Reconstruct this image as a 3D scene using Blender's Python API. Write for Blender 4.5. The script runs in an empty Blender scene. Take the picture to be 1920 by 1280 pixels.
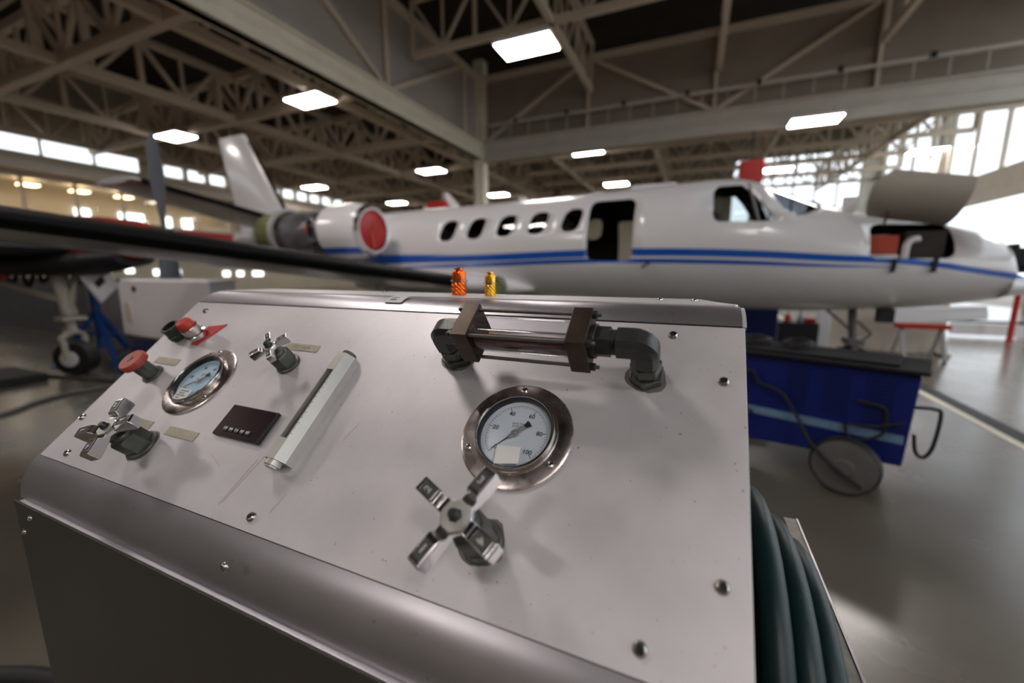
import bpy, bmesh, math, random
from mathutils import Vector, Matrix
random.seed(7)
PI = math.pi
sc = bpy.context.scene
COL = sc.collection
CH = 1.45                      # camera height above the floor
TH = math.radians(40.98)       # slope of the console's instrument panel
YAW, PITCH, FPX = math.radians(23.58), math.radians(9.667), 773.2

# ------------------------------------------------------------------ materials
def nodes_of(m):
    m.use_nodes = True
    nt = m.node_tree
    return nt, nt.nodes['Principled BSDF'], nt.links
def setin(b, name, v):
    if name in b.inputs: b.inputs[name].default_value = v
def mat(name, col, rough=.5, metal=0., var=0., vscale=6., bump=0., bscale=40., coat=0., trans=0., ior=1.45,
        spots=0., sscale=60., stretch=(1, 1, 1), rvar=0., emit=0., ecol=None, alpha=1., spec=.5):
    m = bpy.data.materials.new(name)
    nt, b, L = nodes_of(m)
    setin(b, 'Base Color', (*col, 1)); setin(b, 'Roughness', rough); setin(b, 'Metallic', metal)
    setin(b, 'Coat Weight', coat); setin(b, 'Coat Roughness', .08)
    setin(b, 'Transmission Weight', trans); setin(b, 'IOR', ior); setin(b, 'Alpha', alpha)
    setin(b, 'Specular IOR Level', spec)
    if emit:
        setin(b, 'Emission Color', (*(ecol or col), 1)); setin(b, 'Emission Strength', emit)
    N = nt.nodes
    if var or bump or spots or rvar:
        tc = N.new('ShaderNodeTexCoord'); mp = N.new('ShaderNodeMapping')
        mp.inputs['Scale'].default_value = stretch
        L.new(tc.outputs['Object'], mp.inputs['Vector'])
    if var or rvar:
        nz = N.new('ShaderNodeTexNoise'); nz.inputs['Scale'].default_value = vscale
        nz.inputs['Detail'].default_value = 5; nz.inputs['Roughness'].default_value = .6
        L.new(mp.outputs[0], nz.inputs['Vector'])
    last = None
    if var:
        mr = N.new('ShaderNodeMapRange'); mr.inputs['From Min'].default_value = .3; mr.inputs['From Max'].default_value = .7
        mr.inputs['To Min'].default_value = 1 - var; mr.inputs['To Max'].default_value = 1 + var * .6
        L.new(nz.outputs['Fac'], mr.inputs['Value'])
        mx = N.new('ShaderNodeVectorMath'); mx.operation = 'SCALE'; mx.inputs[0].default_value = col
        L.new(mr.outputs[0], mx.inputs['Scale']); last = mx.outputs[0]
        L.new(last, b.inputs['Base Color'])
    if spots:
        vo = N.new('ShaderNodeTexNoise'); vo.inputs['Scale'].default_value = sscale; vo.inputs['Detail'].default_value = 2
        L.new(mp.outputs[0], vo.inputs['Vector'])
        cr = N.new('ShaderNodeValToRGB'); cr.color_ramp.elements[0].position = .725; cr.color_ramp.elements[1].position = .76
        cr.color_ramp.elements[0].color = (1, 1, 1, 1); cr.color_ramp.elements[1].color = (1 - spots,) * 3 + (1,)
        L.new(vo.outputs['Fac'], cr.inputs['Fac'])
        mu = N.new('ShaderNodeMix'); mu.data_type = 'RGBA'; mu.blend_type = 'MULTIPLY'; mu.inputs['Factor'].default_value = 1
        if last: L.new(last, mu.inputs['A'])
        else: mu.inputs['A'].default_value = (*col, 1)
        L.new(cr.outputs['Color'], mu.inputs['B']); L.new(mu.outputs['Result'], b.inputs['Base Color'])
    if rvar:
        mr2 = N.new('ShaderNodeMapRange'); mr2.inputs['From Min'].default_value = .3; mr2.inputs['From Max'].default_value = .7
        mr2.inputs['To Min'].default_value = max(0, rough - rvar); mr2.inputs['To Max'].default_value = rough + rvar
        L.new(nz.outputs['Fac'], mr2.inputs['Value']); L.new(mr2.outputs[0], b.inputs['Roughness'])
    if bump:
        n2 = N.new('ShaderNodeTexNoise'); n2.inputs['Scale'].default_value = bscale; n2.inputs['Detail'].default_value = 4
        L.new(mp.outputs[0], n2.inputs['Vector'])
        bp = N.new('ShaderNodeBump'); bp.inputs['Strength'].default_value = bump; bp.inputs['Distance'].default_value = .002
        L.new(n2.outputs['Fac'], bp.inputs['Height']); L.new(bp.outputs[0], b.inputs['Normal'])
    return m
def emitter(name, col, s):
    m = bpy.data.materials.new(name); m.use_nodes = True; nt = m.node_tree
    nt.nodes.clear()
    e = nt.nodes.new('ShaderNodeEmission'); e.inputs['Color'].default_value = (*col, 1); e.inputs['Strength'].default_value = s
    o = nt.nodes.new('ShaderNodeOutputMaterial'); nt.links.new(e.outputs[0], o.inputs['Surface'])
    return m
def thin_glass(name, tint, gloss=.08, rough=.02):
    m = bpy.data.materials.new(name); m.use_nodes = True; nt = m.node_tree; nt.nodes.clear()
    t = nt.nodes.new('ShaderNodeBsdfTransparent'); t.inputs['Color'].default_value = (*tint, 1)
    g = nt.nodes.new('ShaderNodeBsdfGlossy'); g.inputs['Roughness'].default_value = rough
    x = nt.nodes.new('ShaderNodeMixShader'); lw = nt.nodes.new('ShaderNodeLayerWeight'); lw.inputs['Blend'].default_value = .5
    f = nt.nodes.new('ShaderNodeMath'); f.operation = 'POWER'; f.inputs[1].default_value = 4.5; nt.links.new(lw.outputs['Facing'], f.inputs[0])
    a = nt.nodes.new('ShaderNodeMath'); a.operation = 'MULTIPLY_ADD'; a.inputs[1].default_value = .8; a.inputs[2].default_value = gloss
    o = nt.nodes.new('ShaderNodeOutputMaterial')
    nt.links.new(f.outputs[0], a.inputs[0]); nt.links.new(a.outputs[0], x.inputs['Fac'])
    nt.links.new(t.outputs[0], x.inputs[1]); nt.links.new(g.outputs[0], x.inputs[2]); nt.links.new(x.outputs[0], o.inputs['Surface'])
    return m

M = {}
M['panel'] = mat('brushed_steel_sheet', (.69, .67, .685), .50, .62, var=.12, vscale=7, spots=.6, sscale=210, rvar=.06, bump=.05, bscale=220)
M['trim'] = mat('satin_steel_trim', (.52, .50, .53), .36, .9, var=.06, vscale=5, rvar=.03, spots=.35, sscale=90)
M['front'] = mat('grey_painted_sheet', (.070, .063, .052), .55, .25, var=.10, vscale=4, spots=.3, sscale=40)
M['chrome'] = mat('chrome', (.86, .85, .87), .15, 1., rvar=.05, vscale=30)
M['chrome_dull'] = mat('worn_chrome', (.62, .58, .55), .2, 1., var=.2, vscale=30, rvar=.08)
M['recess'] = mat('cast_recess', (.10, .10, .105), .45, .6)
M['bezel'] = mat('polished_steel', (.66, .59, .57), .27, 1., var=.22, vscale=25, rvar=.08)
M['screw'] = mat('screw_steel', (.55, .52, .50), .2, 1.)
M['dark'] = mat('dark_hole', (.012, .012, .012), .5)
M['zinc'] = mat('dull_zinc', (.12, .125, .11), .45, .65, var=.3, vscale=40, bump=.15, bscale=150)
M['iron'] = mat('dark_fitting_iron', (.075, .078, .074), .38, .75, var=.3, vscale=35, bump=.2, bscale=160)
M['bronze'] = mat('oxidised_bronze', (.060, .042, .030), .40, .75, var=.35, vscale=30, bump=.1, bscale=120)
M['rod'] = mat('threaded_rod', (.16, .16, .15), .4, .8, bump=.5, bscale=400)
M['redcap'] = mat('red_plastic', (.55, .05, .03), .45, var=.1, vscale=20)
M['redknob'] = mat('faded_red_plastic', (.42, .07, .05), .45, var=.15, vscale=30)
M['redplate'] = mat('red_plate', (.60, .05, .06), .4)
M['blackplastic'] = mat('black_plastic', (.018, .016, .018), .35)
M['display'] = mat('smoked_red_acrylic', (.022, .009, .013), .12, coat=.6)
M['dial'] = mat('dial_white', (.72, .78, .84), .5)
M['dialblue'] = mat('dial_pale_blue', (.52, .70, .80), .5)
M['ink'] = mat('black_ink', (.02, .02, .03), .6)
M['whiteink'] = mat('white_ink', (.75, .75, .75), .6)
M['paper'] = mat('paper', (.72, .72, .70), .7)
M['tag'] = mat('brass_tag', (.46, .42, .33), .5, .35, var=.12, vscale=60)
M['lens'] = thin_glass('gauge_glass', (.96, .98, 1.), .03)
M['alu'] = mat('machined_aluminium', (.60, .585, .55), .42, .7, var=.12, vscale=14, rvar=.06)
M['aludark'] = mat('worn_aluminium_slot', (.30, .29, .27), .5, .7, var=.3, vscale=25)
M['tube'] = thin_glass('sight_glass_tube', (.93, .93, .95), .05)
M['fluid'] = mat('red_hydraulic_fluid', (.09, .007, .006), .08, coat=1.)
M['orange'] = mat('orange_anodised', (.95, .16, .02), .25, .9, rvar=.08, vscale=30)
M['gold'] = mat('gold_anodised', (.95, .50, .04), .25, .9, rvar=.08, vscale=30)
M['hose'] = mat('dark_green_rubber', (.006, .026, .028), .42, bump=.15, bscale=90, var=.15, vscale=20, spots=-3, sscale=80)
M['stain'] = mat('oily_stain', (.22, .20, .185), .5, .5, var=.3, vscale=60)
M['drip'] = mat('dried_drip_mark', (.56, .53, .53), .6, .5, var=.15, vscale=80)
M['rubber'] = mat('black_rubber', (.015, .015, .016), .6)
M['white'] = mat('aircraft_white', (.80, .79, .80), .22, coat=.6)
M['greyunder'] = mat('aircraft_grey', (.42, .41, .41), .35, coat=.3)
M['boot'] = mat('black_deice_boot', (.005, .005, .005), .5, spec=.12)
M['leadmetal'] = mat('bare_leading_edge', (.75, .74, .75), .18, 1.)
M['cabin'] = mat('cabin_dark', (.035, .028, .022), .7)
M['tint'] = thin_glass('tinted_window', (.035, .035, .04), .10)
M['clear'] = thin_glass('cockpit_glass', (.70, .74, .74), .10)
M['smoked'] = thin_glass('smoked_windshield', (.30, .31, .33), .12)
M['inlet'] = mat('intake_cover_red', (.45, .012, .012), .4)
M['enginemetal'] = mat('engine_case', (.34, .33, .35), .32, .85, var=.25, vscale=9)
M['green'] = mat('zinc_chromate', (.20, .22, .08), .6, var=.5, vscale=18)
M['lidinside'] = mat('bay_lid_inside', (.40, .37, .31), .5, var=.08, vscale=3)
M['truss'] = mat('cream_steel_paint', (.70, .60, .48), .55)
M['girder'] = mat('cream_girder_paint', (.82, .76, .62), .5, var=.08, vscale=2)
M['girdergrey'] = mat('grey_girder_paint', (.56, .52, .45), .5, var=.08, vscale=2)
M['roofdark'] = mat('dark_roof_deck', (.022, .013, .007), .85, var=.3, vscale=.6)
M['wallcream'] = mat('cream_wall_sheet', (.42, .38, .29), .7, var=.1, vscale=.8)
M['screen'] = mat('grey_wall_screen', (.30, .25, .20), .8, var=.12, vscale=.7)
M['netting'] = mat('grey_netting', (.62, .56, .50), .8, alpha=.66, var=.1, vscale=.5)
M['blue'] = mat('deep_blue_paint', (.004, .014, .15), .4, coat=.2, var=.12, vscale=4)
M['bluedark'] = mat('navy_paint', (.003, .009, .09), .5)
M['bluestripe'] = mat('pale_blue_stripe', (.16, .27, .42), .5, var=.2, vscale=6)
M['jackblue'] = mat('jack_blue_paint', (.01, .07, .30), .4)
M['grey'] = mat('mid_grey_paint', (.14, .13, .13), .5)
M['wheelgrey'] = mat('dusty_wheel_grey', (.12, .115, .11), .65, var=.15, vscale=12)
M['darkgrey'] = mat('dark_grey_paint', (.025, .025, .028), .6, spec=.3)
M['lidblack'] = mat('dusty_black_rubber_mat', (.016, .016, .018), .85, spec=.2)
M['propblack'] = mat('propeller_grey', (.055, .058, .075), .4)
M['red'] = mat('signal_red', (.42, .015, .012), .4)
M['darkred'] = mat('dull_dark_red_paint', (.20, .018, .014), .45)
M['redorange'] = mat('red_orange_paint', (.50, .07, .035), .45)
M['curtain'] = mat('dark_curtain', (.05, .05, .055), .8, var=.2, vscale=3)
M['beige'] = mat('beige_cloth', (.55, .50, .42), .7)
M['lamp'] = emitter('lamp_diffuser', (1., .915, .87), 40)
M['warmlamp'] = emitter('office_lamp', (1., .72, .40), 9)
M['officewin'] = emitter('lit_office_window', (.95, 1., .98), 3.2)
M['pane'] = thin_glass('window_pane', (.93, .96, .98), .04)
M['tarmac'] = mat('tarmac', (.30, .285, .26), .9, var=.1, vscale=.3)

# glossy hangar floor
def floor_material():
    m = bpy.data.materials.new('polished_hangar_floor'); nt, b, L = nodes_of(m); N = nt.nodes
    tc = N.new('ShaderNodeTexCoord')
    n1 = N.new('ShaderNodeTexNoise'); n1.inputs['Scale'].default_value = .55; n1.inputs['Detail'].default_value = 6
    L.new(tc.outputs['Object'], n1.inputs['Vector'])
    cr = N.new('ShaderNodeValToRGB'); e = cr.color_ramp.elements
    e[0].position = .3; e[0].color = (.082, .072, .055, 1); e[1].position = .7; e[1].color = (.125, .112, .088, 1)
    L.new(n1.outputs['Fac'], cr.inputs['Fac']); L.new(cr.outputs[0], b.inputs['Base Color'])
    n2 = N.new('ShaderNodeTexNoise'); n2.inputs['Scale'].default_value = 1.7; n2.inputs['Detail'].default_value = 5
    L.new(tc.outputs['Object'], n2.inputs['Vector'])
    mr = N.new('ShaderNodeMapRange'); mr.inputs['To Min'].default_value = .16; mr.inputs['To Max'].default_value = .34
    L.new(n2.outputs['Fac'], mr.inputs['Value']); L.new(mr.outputs[0], b.inputs['Roughness'])
    bp = N.new('ShaderNodeBump'); bp.inputs['Strength'].default_value = .12; bp.inputs['Distance'].default_value = .02
    L.new(n1.outputs['Fac'], bp.inputs['Height']); L.new(bp.outputs[0], b.inputs['Normal'])
    setin(b, 'Coat Weight', .2); setin(b, 'Coat Roughness', .16); setin(b, 'Specular IOR Level', .4)
    return m
M['floor'] = floor_material()

# aircraft white with two blue cheat lines running along the hull
def livery_material():
    m = bpy.data.materials.new('white_with_blue_cheat_lines'); nt, b, L = nodes_of(m); N = nt.nodes
    setin(b, 'Roughness', .22); setin(b, 'Coat Weight', .6); setin(b, 'Coat Roughness', .08)
    g = N.new('ShaderNodeNewGeometry'); sx = N.new('ShaderNodeSeparateXYZ'); L.new(g.outputs['Position'], sx.inputs[0])
    u = N.new('ShaderNodeMapRange'); u.inputs['From Min'].default_value = -6; u.inputs['From Max'].default_value = 4
    L.new(sx.outputs['X'], u.inputs['Value'])
    def band(pts, hw):
        fc = N.new('ShaderNodeFloatCurve'); c = fc.mapping.curves[0]
        P = [((x + 6) / 10, z) for x, z in pts]
        c.points[0].location = P[0]; c.points[1].location = P[-1]
        for q in P[1:-1]: c.points.new(*q)
        fc.mapping.update(); L.new(u.outputs[0], fc.inputs['Value'])
        fw = N.new('ShaderNodeFloatCurve'); c = fw.mapping.curves[0]
        P = [((x + 6) / 10, w) for x, w in hw]
        c.points[0].location = P[0]; c.points[1].location = P[-1]
        for q in P[1:-1]: c.points.new(*q)
        fw.mapping.update(); L.new(u.outputs[0], fw.inputs['Value'])
        zz = N.new('ShaderNodeMath'); zz.operation = 'SUBTRACT'; zz.inputs[1].default_value = CH - .5
        L.new(sx.outputs['Z'], zz.inputs[0])            # z above eye level + 0.5
        d = N.new('ShaderNodeMath'); d.operation = 'SUBTRACT'; L.new(zz.outputs[0], d.inputs[0]); L.new(fc.outputs[0], d.inputs[1])
        a = N.new('ShaderNodeMath'); a.operation = 'ABSOLUTE'; L.new(d.outputs[0], a.inputs[0])
        lt = N.new('ShaderNodeMath'); lt.operation = 'LESS_THAN'; L.new(a.outputs[0], lt.inputs[0]); L.new(fw.outputs[0], lt.inputs[1])
        return lt.outputs[0]
    up = band([(-6, .60), (-5, .65), (-4.2, .675), (-3, .69), (-1.4, .73), (-.6, .735), (.5, .70), (1.34, .645), (2.0, .605), (2.8, .48), (4, .30)],
              [(-6, .03), (-4.5, .045), (-3, .05), (0, .045), (1.5, .036), (2.2, .030), (4, .03)])
    lo = band([(-6, .52), (-4.2, .565), (-3, .59), (-1.4, .635), (-.6, .63), (.5, .60), (1.34, .56), (1.9, .545), (2.2, .53), (4, .3)],
              [(-6, .0), (-4.6, .008), (-3.4, .025), (0, .027), (1.0, .02), (1.9, .004), (2.1, .0), (4, .0)])
    th = band([(-6, .72), (-5.2, .735), (-4.6, .735), (-3.6, .745), (-3, .75), (4, .8)],
              [(-6, .03), (-5, .035), (-4.2, .02), (-3.4, .002), (-3.2, 0), (4, 0)])
    mx = N.new('ShaderNodeMath'); mx.operation = 'MAXIMUM'; L.new(up, mx.inputs[0]); L.new(lo, mx.inputs[1])
    mx2 = N.new('ShaderNodeMath'); mx2.operation = 'MAXIMUM'; L.new(mx.outputs[0], mx2.inputs[0]); L.new(th, mx2.inputs[1])
    mc = N.new('ShaderNodeMix'); mc.data_type = 'RGBA'
    mc.inputs['A'].default_value = (.80, .79, .80, 1); mc.inputs['B'].default_value = (.004, .10, .52, 1)
    L.new(mx2.outputs[0], mc.inputs['Factor']); L.new(mc.outputs['Result'], b.inputs['Base Color'])
    return m
M['livery'] = livery_material()
def nacelle_material():
    m = bpy.data.materials.new('white_nacelle_blue_band'); nt, b, L = nodes_of(m); N = nt.nodes
    setin(b, 'Roughness', .22); setin(b, 'Coat Weight', .6)
    g = N.new('ShaderNodeNewGeometry'); sx = N.new('ShaderNodeSeparateXYZ'); L.new(g.outputs['Position'], sx.inputs[0])
    a = N.new('ShaderNodeMath'); a.operation = 'SUBTRACT'; a.inputs[1].default_value = CH + .30; L.new(sx.outputs['Z'], a.inputs[0])
    ab = N.new('ShaderNodeMath'); ab.operation = 'ABSOLUTE'; L.new(a.outputs[0], ab.inputs[0])
    lt = N.new('ShaderNodeMath'); lt.operation = 'LESS_THAN'; lt.inputs[1].default_value = .045; L.new(ab.outputs[0], lt.inputs[0])
    mc = N.new('ShaderNodeMix'); mc.data_type = 'RGBA'
    mc.inputs['A'].default_value = (.80, .79, .80, 1); mc.inputs['B'].default_value = (.004, .10, .52, 1)
    L.new(lt.outputs[0], mc.inputs['Factor']); L.new(mc.outputs['Result'], b.inputs['Base Color'])
    return m
M['nacelle'] = nacelle_material()

# ------------------------------------------------------------------ mesh helpers
def frame(axis, hint=Vector((0, 0, 1))):
    z = Vector(axis).normalized()
    if abs(z.dot(hint)) > .98: hint = Vector((0, 1, 0)) if abs(z.y) < .9 else Vector((1, 0, 0))
    x = hint.cross(z).normalized(); y = z.cross(x)
    return x, y, z
class MB:
    def __init__(s, X=None): s.v = []; s.f = []; s.X = X or Matrix.Identity(4)
    def add(s, vs, fs):
        n = len(s.v); s.v += [s.X @ Vector(p) for p in vs]; s.f += [tuple(i + n for i in f) for f in fs]; return s
    def box(s, c, d, rot=None):
        c = Vector(c); h = [x / 2 for x in d]; vs = []
        for sx in (-1, 1):
            for sy in (-1, 1):
                for sz in (-1, 1):
                    p = Vector((sx * h[0], sy * h[1], sz * h[2]))
                    vs.append(c + (rot @ p if rot else p))
        return s.add(vs, [(0, 1, 3, 2), (4, 6, 7, 5), (0, 4, 5, 1), (2, 3, 7, 6), (0, 2, 6, 4), (1, 5, 7, 3)])
    def b2(s, lo, hi):
        return s.box([(a + b) / 2 for a, b in zip(lo, hi)], [abs(b - a) for a, b in zip(lo, hi)])
    def bar(s, p, q, w, h=None, hint=Vector((0, 0, 1))):
        p = Vector(p); q = Vector(q); x, y, z = frame(q - p, hint); h = h or w
        vs = [a + x * (i * w / 2) + y * (j * h / 2) for a in (p, q) for i, j in ((-1, -1), (1, -1), (1, 1), (-1, 1))]
        return s.add(vs, [(3, 2, 1, 0), (4, 5, 6, 7), (0, 1, 5, 4), (1, 2, 6, 5), (2, 3, 7, 6), (3, 0, 4, 7)])
    def lathe(s, prof, c=(0, 0, 0), axis=(0, 0, 1), n=32, rot=0., close=True):
        """prof: [(radius, height)], revolved about axis through c"""
        c = Vector(c); x, y, z = frame(axis); vs = []; fs = []
        for r, h in prof:
            for i in range(n):
                a = rot + 2 * PI * i / n
                vs.append(c + x * (r * math.cos(a)) + y * (r * math.sin(a)) + z * h)
        for k in range(len(prof) - 1):
            for i in range(n):
                j = (i + 1) % n
                fs.append((k * n + i, k * n + j, (k + 1) * n + j, (k + 1) * n + i))
        if close:
            if prof[0][0] > 1e-6: fs.append(tuple(range(n))[::-1])
            if prof[-1][0] > 1e-6: fs.append(tuple((len(prof) - 1) * n + i for i in range(n)))
        return s.add(vs, fs)
    def ring(s, prof, c, axis=(0, 0, 1), n=48):
        """closed cross-section revolved: annulus"""
        c = Vector(c); x, y, z = frame(axis); vs = []; fs = []; m = len(prof)
        for r, h in prof:
            for i in range(n):
                a = 2 * PI * i / n
                vs.append(c + x * (r * math.cos(a)) + y * (r * math.sin(a)) + z * h)
        for k in range(m):
            k2 = (k + 1) % m
            for i in range(n):
                j = (i + 1) % n; fs.append((k * n + i, k * n + j, k2 * n + j, k2 * n + i))
        return s.add(vs, fs)
    def cyl(s, p, q, r, n=20, r2=None, rot=0.):
        p = Vector(p); q = Vector(q)
        return s.lathe([(r, 0), (r if r2 is None else r2, (q - p).length)], p, q - p, n, rot)
    def tube(s, pts, r, n=12, caps=True):
        pts = [Vector(p) for p in pts]; vs = []; fs = []
        t = (pts[1] - pts[0]).normalized(); x, y, _ = frame(t)
        for k, p in enumerate(pts):
            if k == 0: t2 = pts[1] - pts[0]
            elif k == len(pts) - 1: t2 = pts[-1] - pts[-2]
            else: t2 = pts[k + 1] - pts[k - 1]
            t2.normalize(); x = (x - t2 * x.dot(t2)).normalized(); y = t2.cross(x)
            rr = r[k] if isinstance(r, (list, tuple)) else r
            vs += [p + x * (rr * math.cos(2 * PI * i / n)) + y * (rr * math.sin(2 * PI * i / n)) for i in range(n)]
        for k in range(len(pts) - 1):
            for i in range(n):
                j = (i + 1) % n; fs.append((k * n + i, k * n + j, (k + 1) * n + j, (k + 1) * n + i))
        if caps: fs += [tuple(range(n))[::-1], tuple((len(pts) - 1) * n + i for i in range(n))]
        return s.add(vs, fs)
    def loft(s, secs, caps=True):
        m = len(secs[0]); vs = [p for q in secs for p in q]; fs = []
        for k in range(len(secs) - 1):
            for i in range(m):
                j = (i + 1) % m; fs.append((k * m + i, k * m + j, (k + 1) * m + j, (k + 1) * m + i))
        if caps: fs += [tuple(range(m))[::-1], tuple((len(secs) - 1) * m + i for i in range(m))]
        return s.add(vs, fs)
    def prism(s, poly, a, b, fn):
        """poly 2D outline; fn(x, y, t) -> 3D with t in (a, b)"""
        m = len(poly); vs = [fn(x, y, a) for x, y in poly] + [fn(x, y, b) for x, y in poly]
        fs = [tuple(range(m))[::-1], tuple(range(m, 2 * m))] + [(i, (i + 1) % m, m + (i + 1) % m, m + i) for i in range(m)]
        return s.add(vs, fs)
    def sphere(s, c, r, n=16, m=10, sc_=(1, 1, 1)):
        prof = [(max(r * math.sin(PI * k / m), 1e-5), -r * math.cos(PI * k / m)) for k in range(m + 1)]
        c = Vector(c); vs = []; fs = []
        for q, h in prof:
            for i in range(n):
                a = 2 * PI * i / n; vs.append(c + Vector((q * math.cos(a) * sc_[0], q * math.sin(a) * sc_[1], h * sc_[2])))
        for k in range(m):
            for i in range(n):
                j = (i + 1) % n; fs.append((k * n + i, k * n + j, (k + 1) * n + j, (k + 1) * n + i))
        return s.add(vs, fs)
    def build(s, name, m, parent=None, bevel=0., smooth=35, segs=2, loc=None):
        base = Vector(loc) if loc is not None else (parent['_w'] if parent and '_w' in parent else None)
        L = Vector(base) if base is not None else Vector((0, 0, 0))
        me = bpy.data.meshes.new(name)
        me.from_pydata([tuple(p - L) for p in s.v], [], s.f); me.update()
        b = bmesh.new(); b.from_mesh(me); bmesh.ops.recalc_face_normals(b, faces=b.faces); b.to_mesh(me); b.free()
        o = bpy.data.objects.new(name, me); COL.objects.link(o)
        me.materials.append(M[m] if isinstance(m, str) else m)
        if smooth:
            for p in me.polygons: p.use_smooth = True
            me.set_sharp_from_angle(angle=math.radians(smooth))
        if bevel:
            bv = o.modifiers.new('Bevel', 'BEVEL'); bv.width = bevel; bv.segments = segs; bv.limit_method = 'ANGLE'; bv.angle_limit = math.radians(40)
            bv.harden_normals = True
        if parent is not None:
            o.parent = parent; WL[o.name] = L
        else:
            o.location = L
        o['_w'] = tuple(L)
        return o
WL = {}
def thing(name, label, cat, loc=(0, 0, 0), group=None, kind=None):
    o = bpy.data.objects.new(name, None); COL.objects.link(o); o.location = loc; o['_w'] = tuple(loc)
    o.empty_display_size = .1
    return tag(o, label, cat, group, kind)
def tag(o, label=None, cat=None, group=None, kind=None):
    if label: o['label'] = label
    if cat: o['category'] = cat
    if group: o['group'] = group
    if kind: o['kind'] = kind
    return o
def struct(o): o['kind'] = 'structure'; return o
def lab(o, s): o['label'] = s; return o
def text_mb(txt, size, X, depth=0.0004, align='CENTER', bold=0.):
    """lettering as real geometry, laid in the frame X (x right, y up)"""
    cu = bpy.data.curves.new('t', 'FONT'); cu.body = txt; cu.size = size; cu.align_x = align; cu.align_y = 'CENTER'
    cu.extrude = depth / 2; cu.offset = bold; cu.resolution_u = 3
    ob = bpy.data.objects.new('t', cu); COL.objects.link(ob)
    dg = bpy.context.evaluated_depsgraph_get(); dg.update()
    me = ob.evaluated_get(dg).to_mesh()
    mb = MB(X); mb.add([v.co.copy() for v in me.vertices], [tuple(p.vertices) for p in me.polygons])
    ob.evaluated_get(dg).to_mesh_clear(); bpy.data.objects.remove(ob); bpy.data.curves.remove(cu)
    return mb
def T(u, v, h, rot=0.): return Matrix.Translation((u, v, h)) @ Matrix.Rotation(rot, 4, 'Z')
def bool_cut(o, cutters):
    for i, c in enumerate(cutters):
        md = o.modifiers.new('cut%d' % i, 'BOOLEAN'); md.operation = 'DIFFERENCE'; md.object = c; md.solver = 'EXACT'
    dg = bpy.context.evaluated_depsgraph_get(); dg.update()
    me = bpy.data.meshes.new_from_object(o.evaluated_get(dg)); o.modifiers.clear(); o.data = me
    for c in cutters: bpy.data.objects.remove(c)
    return o
def catmull(pts, k=8):
    pts = [Vector(p) for p in pts]; P = [pts[0] * 2 - pts[1]] + pts + [pts[-1] * 2 - pts[-2]]; out = []
    for i in range(1, len(P) - 2):
        a, b, c, d = P[i - 1:i + 3]
        for j in range(k):
            t = j / k
            out.append(.5 * ((2 * b) + (c - a) * t + (2 * a - 5 * b + 4 * c - d) * t * t + (3 * b - a - 3 * c + d) * t ** 3))
    return out + [pts[-1]]

# ------------------------------------------------------------------ camera
cd = bpy.data.cameras.new('camera'); cam = bpy.data.objects.new('camera', cd); COL.objects.link(cam)
cam.location = (0, 0, CH); cam.rotation_euler = (PI / 2 - PITCH, 0, YAW)
cd.sensor_width = 36; cd.sensor_fit = 'HORIZONTAL'; cd.lens = FPX * 36 / 1920; cd.clip_start = .02; cd.clip_end = 400
cd.dof.use_dof = True; cd.dof.focus_distance = .58; cd.dof.aperture_fstop = 1.9
sc.camera = cam

# ================================================================== CONSOLE (hydraulic test cart)
S_ = .432
PO = Vector((0, math.sin(TH) * S_, CH - math.cos(TH) * S_))
PM = Matrix.Translation(PO) @ Matrix(((1, 0, 0, 0), (0, math.cos(TH), -math.sin(TH), 0), (0, math.sin(TH), math.cos(TH), 0), (0, 0, 0, 1)))
def PP(): return MB(PM)           # mesh builder working in panel coordinates (u right, v up the slope, h out)
XL, XR = -1.035, .062
cart = thing('hydraulic_test_cart', 'large steel hydraulic test cart with a sloped gauge panel, filling the foreground', 'test cart', (-.49, .5, 0))
V0, V1 = .012, .3925
y0, z0 = PO.y + math.cos(TH) * V0, PO.z + math.sin(TH) * V0
y1, z1 = PO.y + math.cos(TH) * V1, PO.z + math.sin(TH) * V1
R1, R2 = .087, .082
# bottom bullnose profile (from the panel edge down to the front sheet)
bn = []
for k in range(13):
    a = TH + (PI / 2 - TH) * k / 12
    bn.append((y0 - R1 * (math.sin(a) - math.sin(TH)), z0 - R1 * (math.cos(TH) - math.cos(a))))
tn = []
for k in range(13):
    a = TH * (1 - k / 12)
    tn.append((y1 + R2 * (math.sin(TH) - math.sin(a)), z1 + R2 * (math.cos(a) - math.cos(TH))))
yf, zf = bn[-1]; yt, zt = tn[-1]
# cabinet body
body = MB(); prof = [(yf - .002, .16), (yf - .002, zf - .004)] + [(y + .006, z - .005) for y, z in bn[::-1]] + [(y + .004, z - .005) for y, z in tn] + [(.74, zt - .005), (.74, .16)]
body.prism(prof, XL + .006, XR - .004, lambda y, z, x: (x, y, z))
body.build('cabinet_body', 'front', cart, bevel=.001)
pn = PP(); pn.b2((XL, V0 + .0008, -.004), (XR, V1 - .001, 0)); pn.build('instrument_panel', 'panel', cart, bevel=.0006)
def bull(prof2, xa, xb, t=.004):
    # sheet of thickness t following the profile
    out = prof2; n = len(out); inner = []
    for i in range(n):
        a = out[max(0, i - 1)]; b = out[min(n - 1, i + 1)]; dx, dz = b[0] - a[0], b[1] - a[1]; l = math.hypot(dx, dz)
        inner.append((out[i][0] + dz / l * t, out[i][1] - dx / l * t) if False else (out[i][0] + t * .6, out[i][1] - t * .8))
    return MB().prism(out + inner[::-1], xa, xb, lambda y, z, x: (x, y, z))
bull(bn, XL - .003, XR + .0, .004).build('lower_trim', 'trim', cart)
bull([(y, z + .0015) for y, z in tn], XL + .004, XR - .003, .004).build('upper_trim', 'trim', cart)
bull([(y, z) for y, z in tn], XR - .0028, XR + .002, .006).build('trim_end_cap', 'panel', cart)
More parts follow.
